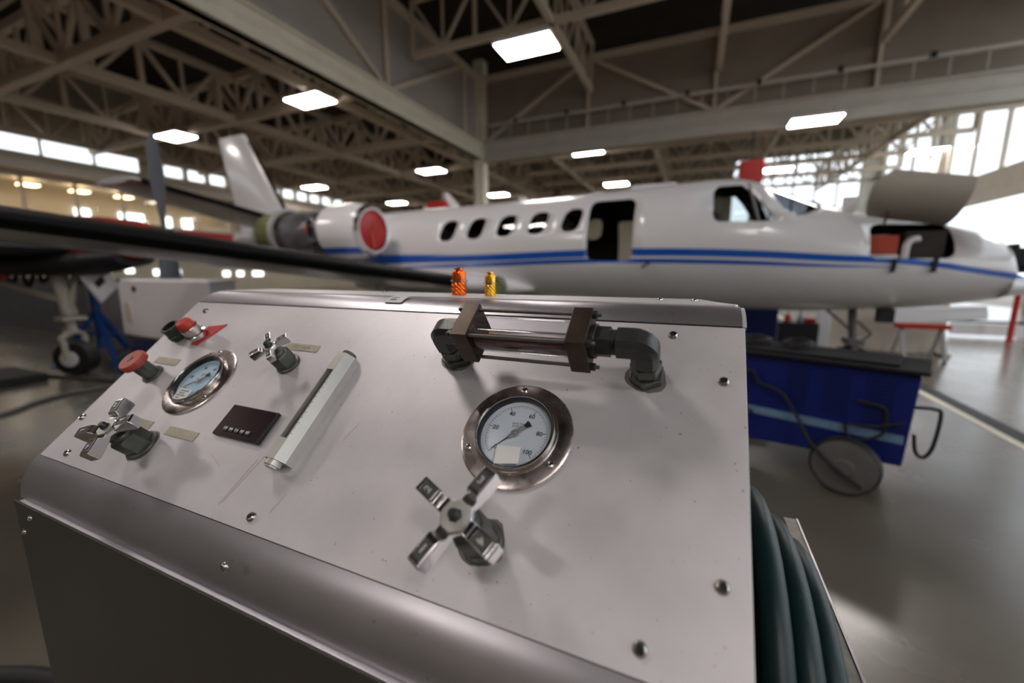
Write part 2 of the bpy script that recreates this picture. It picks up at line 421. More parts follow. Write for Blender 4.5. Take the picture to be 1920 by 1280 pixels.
tp = MB(); tp.prism([(XL + .006, yt - .001), (XR - .008, yt - .001), (XR - .004, yt + .008), (XR - .030, yt + .055), (XR - .05, .745), (XL + .03, .745)], zt - .003, zt + .0035, lambda x, y, z: (x, y, z))
tp.build('top_plate', 'panel', cart, bevel=.001)
# front sheet with its bright lip
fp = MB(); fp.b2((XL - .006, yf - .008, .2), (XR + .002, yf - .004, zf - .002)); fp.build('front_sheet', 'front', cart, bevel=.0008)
lp = MB(); lp.b2((XL + .01, yf - .0065, zf - .004), (XR, yf + .001, zf + .0005)); lab(lp.build('front_lip', 'trim', cart, bevel=.001), 'bright bare metal lip under the lower trim')
sd = MB(); sd.prism([(yf - .004, .2), (yf - .004, zf - .01), (yf + .01, zf + .01), (y0, z0 - .012), (y1, z1 - .012), (.74, zt - .012), (.74, .2)], XR - .004, XR, lambda y, z, x: (x, y, z))
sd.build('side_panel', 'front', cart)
for cx in (XL + .12, XR - .12):
    for cy in (.34, .66):
        w = MB(); w.cyl((cx - .02, cy, .065), (cx + .02, cy, .065), .065, 24); ww = w.build('caster_wheel', 'rubber', cart, bevel=.006)
        f = MB(); f.bar((cx - .028, cy, .065), (cx - .028, cy, .17), .006, .03); f.bar((cx + .028, cy, .065), (cx + .028, cy, .17), .006, .03); f.box((cx, cy, .165), (.07, .07, .01))
        f.build('caster_fork', 'screw', ww)
h = MB(); h.tube(catmull([(XL + .01, .31, 1.03), (XL - .022, .315, 1.02), (XL - .045, .32, .99), (XL - .052, .322, .95), (XL - .045, .325, .905), (XL - .022, .33, .875), (XL + .01, .33, .865)]), .019, 14)
lab(h.build('side_handle', 'rubber', cart), 'black rubber bow handle on the left side')
# button-head socket screws
def socket_screw(X, r=.0065, name='socket_screw'):
    m = MB(X); m.lathe([(r * .55, r * .55), (r * .60, r * .62), (r * .85, r * .45), (r, r * .1), (r * 1.02, 0), (r * .55, 0)], (0, 0, 0), n=20, close=False)
    m.lathe([(r * .36, r * .25), (r * .42, r * .60), (r * .60, r * .62)], (0, 0, 0), n=20, close=False)
    o = m.build(name, 'screw', cart)
    d = MB(X); d.lathe([(r * .40, 0), (r * .40, r * .42)], (0, 0, 0), n=6); d.build('hex_socket', 'dark', o)
    return o
for u, v in [(-.0198, .3725), (.039, .307), (.0394, .0947), (-.0202, .0326), (-.493, .0297), (-.9648, .0286), (-1.0226, .0903), (-.9776, .3658)]:
    socket_screw(PM @ T(u, v, 0))
FX = Matrix.Translation((0, yf - .008, 0)) @ Matrix.Rotation(PI / 2, 4, 'X')
for x, z in [(-.468, 1.118), (-1.022, 1.01), (-.985, 1.045)]:
    socket_screw(FX @ T(x, z, 0), .0050 if x < -.9 else .0058, 'front_screw')
for x, y in [(-.048, .70), (.003, .70), (-.60, .70)]:
    socket_screw(Matrix.Translation((x, y, zt + .0035)), .005, 'top_screw')
# wear: oily rings where fittings enter the sheet and small runs under the flow meter
for u, v, r in [(-.182, .077, .0245), (-.045, .3035, .0235), (-.311, .3035, .0228), (-.800, .073, .0262)]:
    st = PP(); pts = [(u + r * (1 + .10 * math.sin(3 * a + u * 50) + .06 * random.random()) * math.cos(a), v + r * (1 + .1 * math.sin(2 * a + v * 90) + .06 * random.random()) * math.sin(a)) for a in [2 * PI * i / 40 for i in range(40)]]
    st.prism(pts, 0, .0003, lambda x, y, z: (x, y, z)); lab(st.build('oil_ring', 'stain', cart, smooth=0), 'thin dirty ring on the steel around a fitting')

for u0_, v0_, u1_, v1_, w_ in ((-.560, .030, -.548, .098, .0018), (-.556, .034, -.540, .104, .0012), (-.470, .040, -.462, .066, .0014), (-.425, .150, -.415, .178, .0010), (-.610, .075, -.640, .088, .0012)):
    st = PP(); st.prism([(u0_ - w_, v0_ + w_), (u0_, v0_), (u0_ + w_, v0_ + w_), (u1_ + w_ * .7, v1_), (u1_ - w_ * .5, v1_)], 0, .00025, lambda x, y, z: (x, y, z)); lab(st.build('dried_drip', 'drip', cart, smooth=0), 'faint dried run on the steel panel')
# ---- pressure gauges
def gauge(u, v, face, blue):
    fl = PP(); fl.ring([(.070, 0), (.0695, .0022), (.0665, .0035), (.0525, .0038), (.0515, .0045), (.0500, .0040), (.046, .003), (.046, 0)], (u, v, 0), n=72)
    g = fl.build('pressure_gauge', 'bezel', cart, smooth=25)
    bz = PP(); bz.ring([(.0500, .002), (.0500, .0105), (.0488, .0125), (.0470, .0128), (.0462, .0115), (.0462, .002)], (u, v, 0), n=72); bz.build('bezel_ring', 'chrome_dull', g)
    ir = PP(); ir.ring([(.0462, .0005), (.0462, .0108), (.0452, .0108), (.0440, .007), (.0448, .0005)], (u, v, 0), n=72); ir.build('inner_gasket', 'blackplastic', g)
    dl = PP(); dl.lathe([(.0449, .0003), (.0449, .0012)], (u, v, 0), n=64); dl.build('dial', 'dialblue' if blue else 'dial', g)
    mk = PP()
    for i in range(51):
        a = math.radians(225 - 270 * i / 50); major = i % 10 == 0; mid = i % 5 == 0
        r1 = .0385; r0 = r1 - (.0062 if major else .0035 if mid else .0026)
        d = Vector((math.cos(a), math.sin(a), 0)); c = Vector((u, v, .00135))
        mk.bar(c + d * r0, c + d * r1, .0007 if major else .00035, .0002)
    pts = [(u + .0386 * math.cos(math.radians(225 - 270 * i / 80)), v + .0386 * math.sin(math.radians(225 - 270 * i / 80)), .00135) for i in range(81)]
    mk.tube(pts, .00016, 4)
    mk.build('scale_marks', 'ink', g, smooth=0)
    for k, s in enumerate(['0', '20', '40', '60', '80', '100']):
        a = math.radians(225 - 54 * k); r = .0290
        tm = text_mb(s, .0078, PM @ T(u + r * math.cos(a), v + r * math.sin(a), .0014), .0002, bold=.00012)
        tm.build('scale_number', 'ink', g, smooth=0)
    text_mb('316 SS TUBE', .0034, PM @ T(u, v + .0135, .0014), .0002).build('dial_lettering', 'ink', g, smooth=0)
    text_mb('& SOCKET', .0034, PM @ T(u, v + .0098, .0014), .0002).build('dial_lettering', 'ink', g, smooth=0)
    na = math.radians(226 if not blue else 222); d = Vector((math.cos(na), math.sin(na), 0)); p = Vector((-d.y, d.x, 0)); c = Vector((u, v, .0045))
    nd = PP(); nd.prism([(0, .0008), (.034, .0003), (.034, -.0003), (0, -.0008)], -.0004, .0004, lambda x, y, z: c + d * x + p * y + Vector((0, 0, z)))
    nd.prism([(-.013, .0018), (-.0205, .0045), (-.0215, 0), (-.0205, -.0045), (-.013, -.0018)], -.0004, .0004, lambda x, y, z: c + d * x + p * y + Vector((0, 0, z)))
    nd.build('needle', 'ink', g, smooth=0)
    hb = PP(); hb.prism([(-.0135, .0022), (-.004, .0025), (-.002, .0045), (.003, .0045), (.005, .0022), (.0095, .0022), (.010, 0), (.0095, -.0022), (.005, -.0022), (.003, -.0045), (-.002, -.0045), (-.004, -.0025), (-.0135, -.0022)], -.0006, .0012, lambda x, y, z: c + d * x + p * y + Vector((0, 0, z)))
    hb.lathe([(.0017, 0), (.0017, .0025)], (u, v, .0045), n=12); hb.lathe([(.0014, 0), (.0014, .0008)], c + d * .007 + Vector((0, 0, .001)), n=10)
    hb.build('needle_hub', 'alu', g, bevel=.0003)
    ln = PP(); ln.lathe([(.0461, 0), (.0001, 0)], (u, v, .0105), n=64, close=False); ln.build('glass', 'lens', g)
    for a in (96, 208, -31):
        x = u + .0605 * math.cos(math.radians(a)); y = v + .0605 * math.sin(math.radians(a))
        sc_ = PP(); sc_.lathe([(.0045, 0), (.0044, .0012), (.0032, .0022), (.0012, .0027), (.0001, .0027)], (x, y, .0034), n=18); so = sc_.build('flange_screw', 'screw', g)
        cr = PP(); cr.box((x, y, .0060), (.0045, .0009, .0012)); cr.box((x, y, .0060), (.0009, .0045, .0012)); cr.build('cross_slot', 'dark', so, smooth=0)
    return g
g1 = gauge(-.1843, .2010, 'dial', False); lab(g1, 'pressure gauge with white 0 to 100 dial and blank paper patch')
pt = PP(); pt.prism([(-.1985, .1785), (-.1690, .1815), (-.1665, .1615), (-.1950, .1560)], .0110, .0113, lambda x, y, z: (x, y, z)); pt.build('paper_patch', 'paper', g1, smooth=0)
tl = PP(); tl.prism([(-.197, .1562), (-.168, .1614), (-.171, .1545), (-.190, .1515)], .0110, .0112, lambda x, y, z: (x, y, z)); tl.build('tape_strip', 'lens', g1, smooth=0)
g2 = gauge(-.8010, .2010, 'dial', True); lab(g2, 'pressure gauge with pale blue dial and printed label')
pt = PP(); pt.prism([(-.815, .1775), (-.779, .1765), (-.779, .1545), (-.812, .1545)], .0110, .0113, lambda x, y, z: (x, y, z)); pt.build('calibration_label', 'paper', g2, smooth=0)
rr = PP()
for j, (w, yy) in enumerate([(.020, .1725), (.014, .1680), (.022, .1635), (.010, .1585)]):
    for q in range(int(w / .0022)): rr.box((-.808 + q * .0026 + (.002 if j % 2 else 0), yy, .0114), (.0014, .0018 + .0008 * ((q * 7 + j) % 3), .0001))
rr.build('label_print', 'ink', g2, smooth=0)

# ---- four-arm numbered handwheels on packing glands
def handwheel(u, v, hub, R, rot, gr, gh, label, numbers=True):
    gl = PP(); gl.lathe([(gr * 1.22, 0), (gr * 1.22, .004), (gr * 1.12, .005)], (u, v, 0), n=32)
    gl.lathe([(gr * 1.08, .004), (gr * 1.08, gh * .78), (gr * .98, gh * .88)], (u, v, 0), n=6, rot=.3)
    gl.lathe([(gr * .80, gh * .8), (gr * .80, gh), (gr * .70, gh * 1.05)], (u, v, 0), n=24)
    g = lab(gl.build('shutoff_valve', 'zinc', cart, bevel=.0010), label)
    sm = PP(); sm.lathe([(.0052, gh * .9), (.0052, hub + .006), (.0040, hub + .009)], (u, v, 0), n=20); sm.lathe([(.0066, hub - .001), (.0066, hub + .002), (.0055, hub + .003)], (u, v, 0), n=6)
    sm.build('stem', 'iron', g, bevel=.0004)
    k = R / .050; w = .0074 * k; th_ = .020 * k
    wh = PP(); wh.lathe([(.0125 * k, hub - th_ * .75), (.0165 * k, hub - th_ * .45), (.0165 * k, hub - .001), (.0150 * k, hub)], (u, v, 0), n=8, rot=rot + PI / 8)
    for q in range(4):
        a = rot + q * PI / 2; c, s = math.cos(a), math.sin(a)
        def F(x, y, z, c=c, s=s): return (u + x * c - y * s, v + x * s + y * c, hub + z)
        t0 = .005 * k
        # arm profile (r, z) seen from the side: low web at the hub, raised block outside
        wh.prism([(.010 * k, -.001), (.0200 * k, -.0015 * k), (.0235 * k, t0), (.049 * k, t0), (.0505 * k, t0 - .002 * k), (.0500 * k, -th_ * .72), (.047 * k, -th_ * .80), (.020 * k, -th_ * .62), (.010 * k, -th_ * .5)], -w, w, lambda x, z, y: F(x, y, z))
    whl = wh.build('handwheel', 'chrome', g, bevel=.0011 * k, segs=3)
    hf = PP(); hf.ring([(.0148 * k, hub - .0002), (.0144 * k, hub + .0006), (.0070, hub + .0006), (.0066, hub - .0002)], (u, v, 0), n=8) if False else hf.lathe([(.0150 * k, hub - .0002), (.0144 * k, hub + .0005), (.0001, hub + .0005)], (u, v, 0), n=8, rot=rot + PI / 8)
    lab(hf.build('hub_face', 'alu', whl, smooth=20), 'flat machined face of the hub')  # brighter matte disc over the chrome hub
    for q in range(4):
        a = rot + q * PI / 2; X = PM @ Matrix.Translation((u, v, hub + .005 * k)) @ Matrix.Rotation(a, 4, 'Z')
        rc = MB(X); rc.box((.0365 * k, 0, .00005), (.0165 * k, .0102 * k, .0004)); r = rc.build('number_recess', 'recess', whl, smooth=0)
        fr = MB(X)
        for bx in ((.0277 * k, 0, .0003, .0010 * k, .0118 * k), (.0453 * k, 0, .0003, .0010 * k, .0118 * k), (.0365 * k, .0056 * k, .0003, .0186 * k, .0009 * k), (.0365 * k, -.0056 * k, .0003, .0186 * k, .0009 * k)):
            fr.box(bx[:3], (bx[3], bx[4], .0012 * k))
        fr.build('raised_frame', 'chrome', whl, bevel=.0002)
        n = {0: '3', 1: '2', 2: '1', 3: '4'}[q]
        tx = text_mb(n, .0105 * k, X @ T(.0365 * k, 0, .0008 * k, -PI / 2 if q in (0,) else PI / 2 if q == 2 else -PI / 2), .0012 * k, bold=.0003)
        tx.build('raised_number', 'alu', whl, smooth=0)
    return g
handwheel(-.182, .077, .079, .0505, math.radians(66), .0185, .058, 'largest shut-off valve, chrome cross handle below the white gauge')
handwheel(-.800, .073, .062, .0490, math.radians(24), .0205, .040, 'shut-off valve with dark hex gland near the lower left corner')
handwheel(-.6242, .258, .050, .0325, math.radians(45), .0170, .034, 'small shut-off valve with cross handle at the upper middle')

# ---- red pull knob
rk = PP(); rk.lathe([(.0195, 0), (.0195, .004), (.017, .005)], (-.9434, .1976, 0), n=28); rk.lathe([(.0150, .004), (.0150, .033), (.013, .036)], (-.9434, .1976, 0), n=8)
k = lab(rk.build('pull_valve', 'zinc', cart, bevel=.0008), 'stubby valve with a round red knob')
m = PP(); m.lathe([(.016, .034), (.0225, .036), (.0235, .040), (.0235, .045), (.0215, .0485), (.006, .0492), (.0058, .047), (.001, .047)], (-.9434, .1976, 0), n=36); m.build('knob_cap', 'redknob', k)
m = PP(); m.lathe([(.0055, .046), (.0050, .0498), (.001, .0500)], (-.9434, .1976, 0), n=16); m.build('knob_pin', 'iron', k)
# ---- two hose fittings, one with a red dust cap and its red plate
for u, v, cap in [(-.975, .2935, False), (-.915, .2965, True)]:
    m = PP(); m.lathe([(.0165, 0), (.0165, .004), (.0195, .0045), (.0195, .013), (.0160, .015), (.0160, .018), (.0175, .019), (.0175, .030), (.0165, .031), (.0135, .031), (.0130, .020), (.0001, .020)], (u, v, 0), n=36, close=False)
    o = lab(m.build('port_fitting', 'iron' if not cap else 'chrome_dull', cart, smooth=30), 'open grey threaded port' if not cap else 'plated port closed by a red dust cap')
    if not cap:
        m = PP(); m.lathe([(.0131, .019), (.0131, .0215)], (u, v, 0), n=24); m.build('port_bore', 'dark', o)
    else:
        m = PP(); m.lathe([(.0145, .029), (.0155, .033), (.0150, .042), (.0125, .046), (.001, .047)], (u, v, 0), n=10); m.build('dust_cap', 'redcap', o, bevel=.001)
m = PP(); m.prism([(-.918, .3235), (-.895, .3270), (-.868, .3330), (-.883, .3010), (-.900, .2740), (-.918, .2750)], 0, .0022, lambda x, y, z: (x, y, z)); m.build('red_plate', 'redplate', cart, bevel=.0004)
# ---- engraved tags
def tagplate(u0, v0_, u1, v1_, text, note):
    m = PP(); m.b2((u0, v0_, 0), (u1, v1_, .0012)); o = m.build('name_tag', 'tag', cart, bevel=.0003)
    if note: lab(o, note)
    if text:
        text_mb(text, (v1_ - v0_) * .55, PM @ T((u0 + u1) / 2, (v0_ + v1_) / 2, .00125), .00015).build('tag_lettering', M['stain'], o, smooth=0)
tagplate(-.979, .2225, -.906, .2380, '', 'blank pale metal tag beside the red knob')
tagplate(-.889, .0975, -.822, .1130, '', 'pale metal tag partly behind a cross handle')
tagplate(-.775, .0978, -.699, .1133, '', 'plain pale metal tag left of the display')
tagplate(-.664, .2880, -.584, .3025, 'CUT VALVE', 'pale metal tag with worn engraved letters')
# ---- digital display
m = PP(); m.b2((-.6645, .1160, 0), (-.5620, .1683, .0065)); dsp = lab(m.build('digital_display', 'blackplastic', cart, bevel=.0012), 'black digital display with five small keys')
m = PP(); m.b2((-.6630, .1175, .0062), (-.5640, .1668, .0074)); m.build('display_window', 'display', dsp, bevel=.0006)
for i, s in enumerate(['DSP', 'PAR', 'F1A', 'F2V', 'RST']):
    x = -.6400 + i * .0125
    m = PP(); m.b2((x - .0045, .1235, .0070), (x + .0045, .1310, .0092)); ky = m.build('key', 'blackplastic', dsp, bevel=.0007)
    text_mb(s, .0050, PM @ T(x, .1278, .0093), .0002, bold=.00008).build('key_lettering', 'whiteink', ky, smooth=0)
# ---- flow meter (long bar with a tapered slot)
bu, bw, bh = -.4985, .0185, .026
m = PP(); hexp = [(-bw, 0), (-bw, bh * .55), (-bw * .45, bh), (bw * .45, bh), (bw, bh * .55), (bw, 0)]
def flow_sec(v, slot):
    s0 = .0062; d = .016
    top = [(-bw * .45, bh), (-s0, bh), (-s0, bh - (d if slot else .0001)), (s0, bh - (d if slot else .0001)), (s0, bh), (bw * .45, bh)]
    return [Vector((bu + x, v, z)) for x, z in [(-bw, 0), (-bw, bh * .52)] + top + [(bw, bh * .52), (bw, 0)]]
m.loft([flow_sec(.098, False), flow_sec(.128, False), flow_sec(.1285, True), flow_sec(.2435, True), flow_sec(.244, False), flow_sec(.2765, False)])
fm = lab(m.build('flow_meter', 'alu', cart, smooth=20, bevel=.0005), 'long silver flow meter bar with a slot')
m = PP(); m.cyl((bu, .130, bh - .010), (bu, .2425, bh - .010), .0045, 16); m.build('meter_tube', 'aludark', fm)
m = PP(); m.cyl((bu, .0905, .014), (bu, .0985, .014), .0110, 28); m.cyl((bu, .0880, .014), (bu, .0915, .014), .0095, 6); m.build('end_plug', 'alu', fm, bevel=.0006)
m = PP(); m.cyl((bu + .002, .276, .012), (bu + .002, .2835, .012), .0115, 28); m.build('end_plug', 'zinc', fm, bevel=.0008)
m = PP()
for i in range(12): m.box((bu + .0088, .135 + i * .0085, bh + .0001), (.0030 if i % 2 else .0045, .0006, .0002))
m.build('meter_scale', 'stain', fm, smooth=0)
# ---- sight glass between two elbows
AV, AH = .3035, .0625
def hexnut(c, axis, r, t): return (c, axis, r, t)
sg = None
m = PP(); m.b2((-.2745, AV - .0275, AH - .0275), (-.2515, AV + .0275, AH + .0275)); sg = lab(m.build('sight_glass', 'bronze', cart, bevel=.0012), 'horizontal oil sight glass between two bronze end blocks')
m = PP(); m.b2((-.1275, AV - .0275, AH - .0275), (-.1040, AV + .0275, AH + .0275)); m.build('end_block', 'bronze', sg, bevel=.0012)
m = PP(); m.lathe([(.0225, -.2520), (.0225, -.1270)], (0, AV, AH), axis=(1, 0, 0), n=40, close=False); m.build('glass_tube', 'tube', sg)
# lower part of the tube is filled with red fluid
seg = []
for i in range(25):
    a = PI * .94 + (PI * 1.12) * i / 24
    seg.append((.0208 * math.cos(a), .0208 * math.sin(a)))
m = PP(); m.prism(seg, -.2515, -.1275, lambda x, y, t: (t, AV + x * math.cos(TH) + y * math.sin(TH), AH - x * math.sin(TH) + y * math.cos(TH))); m.build('red_fluid', 'fluid', sg)
for sv in (-1, 1):
    for sh in (-1, 1):
        c = (AV + sv * .0215, AH + sh * .0215)
        m = PP(); m.cyl((-.283, *c), (-.094, *c), .0024, 14); rd = m.build('tie_rod', 'rod', sg)
        m = PP(); m.cyl((-.1040, *c), (-.0985, *c), .0052, 6); m.cyl((-.2800, *c), (-.2745, *c), .0052, 6); m.build('tie_rod_nut', 'iron', rd, bevel=.0005)
for sx, xe, xb, xf in ((1, -.047, -.104, -.047), (-1, -.309, -.2745, -.309)):
    # threaded adapter from block to elbow
    m = PP()
    m.cyl((xb, AV, AH), (xb + sx * .006, AV, AH), .0205, 32); m.cyl((xb + sx * .005, AV, AH), (xb + sx * (.022 if sx > 0 else .010), AV, AH), .0190, 6)
    for q in range(6):
        x = xb + sx * ((.022 if sx > 0 else .009) + q * .0017); m.cyl((x, AV, AH), (x + sx * .0010, AV, AH), .0150, 24)
    m.cyl((xb + sx * .008, AV, AH), (xe, AV, AH), .0138, 24)
    m.build('threaded_adapter', 'iron', sg, bevel=.0006)
    # elbow: chamfered square block body turning down to the panel
    m = PP(); rr_ = .0155
    def sq(c, a1, a2, r): return [Vector(c) + Vector(a1) * (r * x) + Vector(a2) * (r * y) for x, y in ((-1, -.6), (-.6, -1), (.6, -1), (1, -.6), (1, .6), (.6, 1), (-.6, 1), (-1, .6))]
    secs = [sq((xe - sx * .028, AV, AH), (0, 1, 0), (0, 0, 1), rr_), sq((xe - sx * .010, AV, AH), (0, 1, 0), (0, 0, 1), rr_)]
    for q in range(1, 6):
        a = (PI / 2) * q / 6; px_ = xe - sx * .010 + sx * .012 * math.sin(a); pz = AH - .012 * (1 - math.cos(a))
        secs.append(sq((px_, AV, pz), (0, 1, 0), (sx * math.sin(a), 0, math.cos(a)), rr_))
    secs += [sq((xe + sx * .002, AV, AH - .013), (0, 1, 0), (sx, 0, 0), rr_), sq((xe + sx * .002, AV, AH - .030), (0, 1, 0), (sx, 0, 0), rr_)]
    m.loft(secs); m.build('elbow', 'iron', sg, bevel=.0010, smooth=40)
    m = PP(); xx = xe + sx * .002
    m.cyl((xx, AV, AH - .034), (xx, AV, AH - .028), .0150, 24); m.cyl((xx, AV, AH - .047), (xx, AV, AH - .033), .0185, 6, rot=.2); m.cyl((xx, AV, .010), (xx, AV, .018), .0150, 24)
    m.cyl((xx, AV, 0), (xx, AV, .011), .0215, 6, rot=.5 * sx); m.build('foot_nut', 'zinc', sg, bevel=.0010)
# ---- paper sticker on the upper trim
def on_top(x, t):      # point on the upper bullnose, t 0..1
    k = min(11, int(t * 12)); f = t * 12 - k; a, b = tn[k], tn[k + 1]
    return Vector((x, a[0] + (b[0] - a[0]) * f - .0016, a[1] + (b[1] - a[1]) * f + .0036))
m = MB(); rows = []
vs = []; fs = []
for i in range(7):
    t = .30 + .55 * i / 6; vs += [on_top(-.512, t), on_top(-.474, t)]
for i in range(6): fs.append((2 * i, 2 * i + 1, 2 * i + 3, 2 * i + 2))
m.add(vs, fs); st = m.build('paper_sticker', 'paper', cart)
m = MB(); vs = []; fs = []
for a, b in ((.45, .52), (.62, .67)):
    n0 = len(vs); vs += [on_top(-.505, a) + Vector((0, -.0002, .0003)), on_top(-.490, a) + Vector((0, -.0002, .0003)), on_top(-.490, b) + Vector((0, -.0002, .0003)), on_top(-.505, b) + Vector((0, -.0002, .0003))]; fs.append((n0, n0 + 1, n0 + 2, n0 + 3))
m.add(vs, fs).build('sticker_print', 'ink', st, smooth=0)
# ---- side tray that carries the hoses
m = MB(); m.b2((XR, .30, .42), (.205, .86, .43)); tr = lab(m.build('hose_tray', 'front', cart), 'steel tray on the right side holding the hoses')
m = MB(); m.b2((.186, .16, .984), (.2075, .862, .991)); m.b2((.192, .16, .42), (.196, .86, .988)); m.b2((XR, .856, .42), (.196, .86, .60)); m.build('tray_side', 'aludark', tr, bevel=.0008)
m = MB(); m.b2((.2055, .16, .983), (.2085, .862, .9925)); lab(m.build('tray_edge', 'trim', tr), 'bright edge of the tray')  # thin brighter strip along the tray's outer lip

m = MB(); m.cyl((XR - .002, .60, 1.06), (.15, .60, 1.05), .012, 16); lab(m.build('hose_hook', 'iron', cart, bevel=.001), 'iron peg holding up the hose coil')
# ---- hoses hanging on the cart's right side (a coil: one continuous hose)
pts = []
cy, cz = .575, .885
for i in range(3 * 40 + 1):
    a = math.radians(-100) + 2 * PI * i / 40; w = i / 40
    x = .0800 + .0315 * w; R = .275 + .004 * math.sin(i * .21)
    dz = -.042 * w; dy = .006 * w
    pts.append((x, cy + dy + R * math.cos(a) * .88, cz + dz + R * math.sin(a)))
m = MB(); m.tube(pts, .0165, 16)
hc = m.build('coiled_hose', 'hose', None, loc=(.13, cy, .64)); tag(hc, 'coil of thick dark green hose hanging beside the steel console', 'hose')
# ---- anodised caps standing on the cart's top
def fluted_cap(x, y, r, H, m_, name, label):
    z = zt + .0036; t = thing(name, label, 'fitting', (x, y, z))
    b = MB(); n = 48; secs = []
    for k in range(13):
        zz = z + H * .46 * k / 12; tw = k / 12 * 1.5
        secs.append([Vector((x, y, zz)) + Vector((math.cos(2 * PI * i / n), math.sin(2 * PI * i / n), 0)) * (r * (.97 if (math.floor((2 * PI * i / n + tw) / (2 * PI / 12) * 2)) % 2 else .88)) for i in range(n)])
    b.loft(secs); b.build('twisted_base', m_, t, smooth=50)
    c = MB(); c.lathe([(r * .86, H * .45), (r * .86, H * .56), (r * .92, H * .57), (r * .92, H * .86), (r * .88, H * .88), (r * .5, H * .89), (r * .42, H * .91), (r * .42, H * .94), (r * .62, H * .95), (r * .62, H * 1.0), (r * .3, H * 1.02), (.0001, H * 1.02)], (x, y, z), n=40); c.build('upper_body', m_, t)
    d = MB(); d.ring([(r * .88, H * .51), (r * 1.10, H * .515), (r * 1.12, H * .56), (r * .88, H * .565)], (x, y, z), n=40); lab(d.build('collar', 'chrome_dull', t), 'bright metal collar')
fluted_cap(-.412, .690, .0145, .051, 'orange', 'orange_dust_plug', 'shiny orange ribbed plug standing on the console top, the bigger of two')
fluted_cap(-.345, .690, .0108, .043, 'gold', 'gold_dust_plug', 'gold yellow ribbed plug standing on the console top beside the orange one')

# ================================================================== JET
JY = 6.3
jet = thing('business_jet', 'white twin-engine business jet with blue stripes and open cabin door', 'aircraft', (-2.5, JY, 0))
ST = [(-9.6, .80, .64, .05), (-9.2, .88, .58, .12), (-8.5, .96, .42, .25), (-7.5, 1.01, .16, .42), (-6.5, 1.03, -.08, .58), (-5.5, 1.045, -.30, .71), (-4.5, 1.06, -.41, .78), (-3.5, 1.07, -.44, .80), (-2.5, 1.09, -.45, .80), (-1.6, 1.11, -.46, .80),
      (-.8, 1.135, -.48, .80), (-.2, 1.16, -.49, .80), (.15, 1.175, -.50, .79), (.45, 1.16, -.50, .78), (.70, 1.09, -.50, .765), (1.0, .955, -.495, .74), (1.3, .82, -.49, .71), (1.6, .735, -.475, .67), (2.0, .64, -.45, .61), (2.4, .545, -.41, .54), (2.7, .46, -.365, .47), (2.88, .39, -.33, .42), (2.97, .32, -.31, .385), (3.0, .22, -.30, .37)]
def stn(x):
    for a, b in zip(ST, ST[1:]):
        if a[0] <= x <= b[0]:
            t = (x - a[0]) / (b[0] - a[0]); return [a[i] + (b[i] - a[i]) * t for i in range(1, 4)]
    return list(ST[-1][1:]) if x > 0 else list(ST[0][1:])
def near_y(x, z, side=-1, off=0.):
    t, b, w = stn(x); zc, r = (t + b) / 2, (t - b) / 2
    q = max(0., 1 - ((z - zc) / r) ** 2); return JY + side * (w * math.sqrt(q) + off)
def fsec(x, n=64, sh=0.):
    t, b, w = stn(x); zc, r = (t + b) / 2 + CH, (t - b) / 2
    return [Vector((x, JY + (w - sh) * math.cos(2 * PI * i / n), zc + (r - sh) * math.sin(2 * PI * i / n))) for i in range(n)]
xs = [];
for a, b in zip(ST, ST[1:]):
    k = max(1, int((b[0] - a[0]) / .18)); xs += [a[0] + (b[0] - a[0]) * i / k for i in range(k)]
xs.append(ST[-1][0])
out = MB(); out.loft([fsec(x) for x in xs]); fus = out.build('fuselage', M['livery'], jet, smooth=50)
fus.data.materials.append(M['cabin'])
cut = []
inn = MB(); inn.loft([fsec(x, 64, .045) for x in xs if -8.4 < x < 2.9]); c0 = inn.build('cutter', 'cabin', jet); c0.data.materials[0] = M['cabin']; cut.append(c0)
def rrect(x0, x1, z0_, z1_, r, lean=0.):
    pts = []
    for cx, cz, a0 in ((x1 - r, z1_ - r, 0), (x0 + r, z1_ - r, 90), (x0 + r, z0_ + r, 180), (x1 - r, z0_ + r, 270)):
        for k in range(5):
            a = math.radians(a0 + 22.5 * k); pts.append((cx + r * math.cos(a) + lean * ((cz + r * math.sin(a)) - (z0_ + z1_) / 2), cz + r * math.sin(a)))
    return pts
def side_cutter(poly, ya, yb):
    m = MB(); m.prism(poly, ya, yb, lambda x, z, y: (x, y, z + CH)); c = m.build('cutter', 'cabin', jet); return c
windows = []
for i, xw in enumerate((-3.49, -3.01, -2.525, -2.04, -1.56)):
    zc = .605 + .018 * i; windows.append(rrect(xw - .125, xw + .125, zc - .155, zc + .155, .095, .22))
door = rrect(-1.33, -.745, .135, .925, .09)
bay = rrect(1.70, 2.44, .13, .50, .08)
sidewin = [(.17, .60), (.15, .66), (.15, .95), (.20, 1.02), (.45, 1.02), (.55, .92), (.79, .60), (.77, .56), (.22, .57)]
shield = [(.66, 1.30), (.72, .98), (.93, .62), (1.10, .63), (1.27, .72), (1.20, 1.2)]
for p in windows: cut.append(side_cutter(p, JY - 1.2, JY))
for p in windows[1:]: cut.append(side_cutter(p, JY, JY + 1.2))
cut.append(side_cutter(door, JY - 1.2, JY)); cut.append(side_cutter(rrect(-1.17, -.55, .05, .78, .06), JY, JY + 1.2))
cut.append(side_cutter(bay, JY - 1.2, JY)); cut.append(side_cutter(rrect(1.80, 2.30, .13, .45, .05), JY, JY + 1.2))
cut.append(side_cutter(sidewin, JY - 1.2, JY)); cut.append(side_cutter(sidewin, JY, JY + 1.2))
cut.append(side_cutter(shield, JY - .62, JY - .03)); cut.append(side_cutter(shield, JY + .03, JY + .62))
bool_cut(fus, cut)
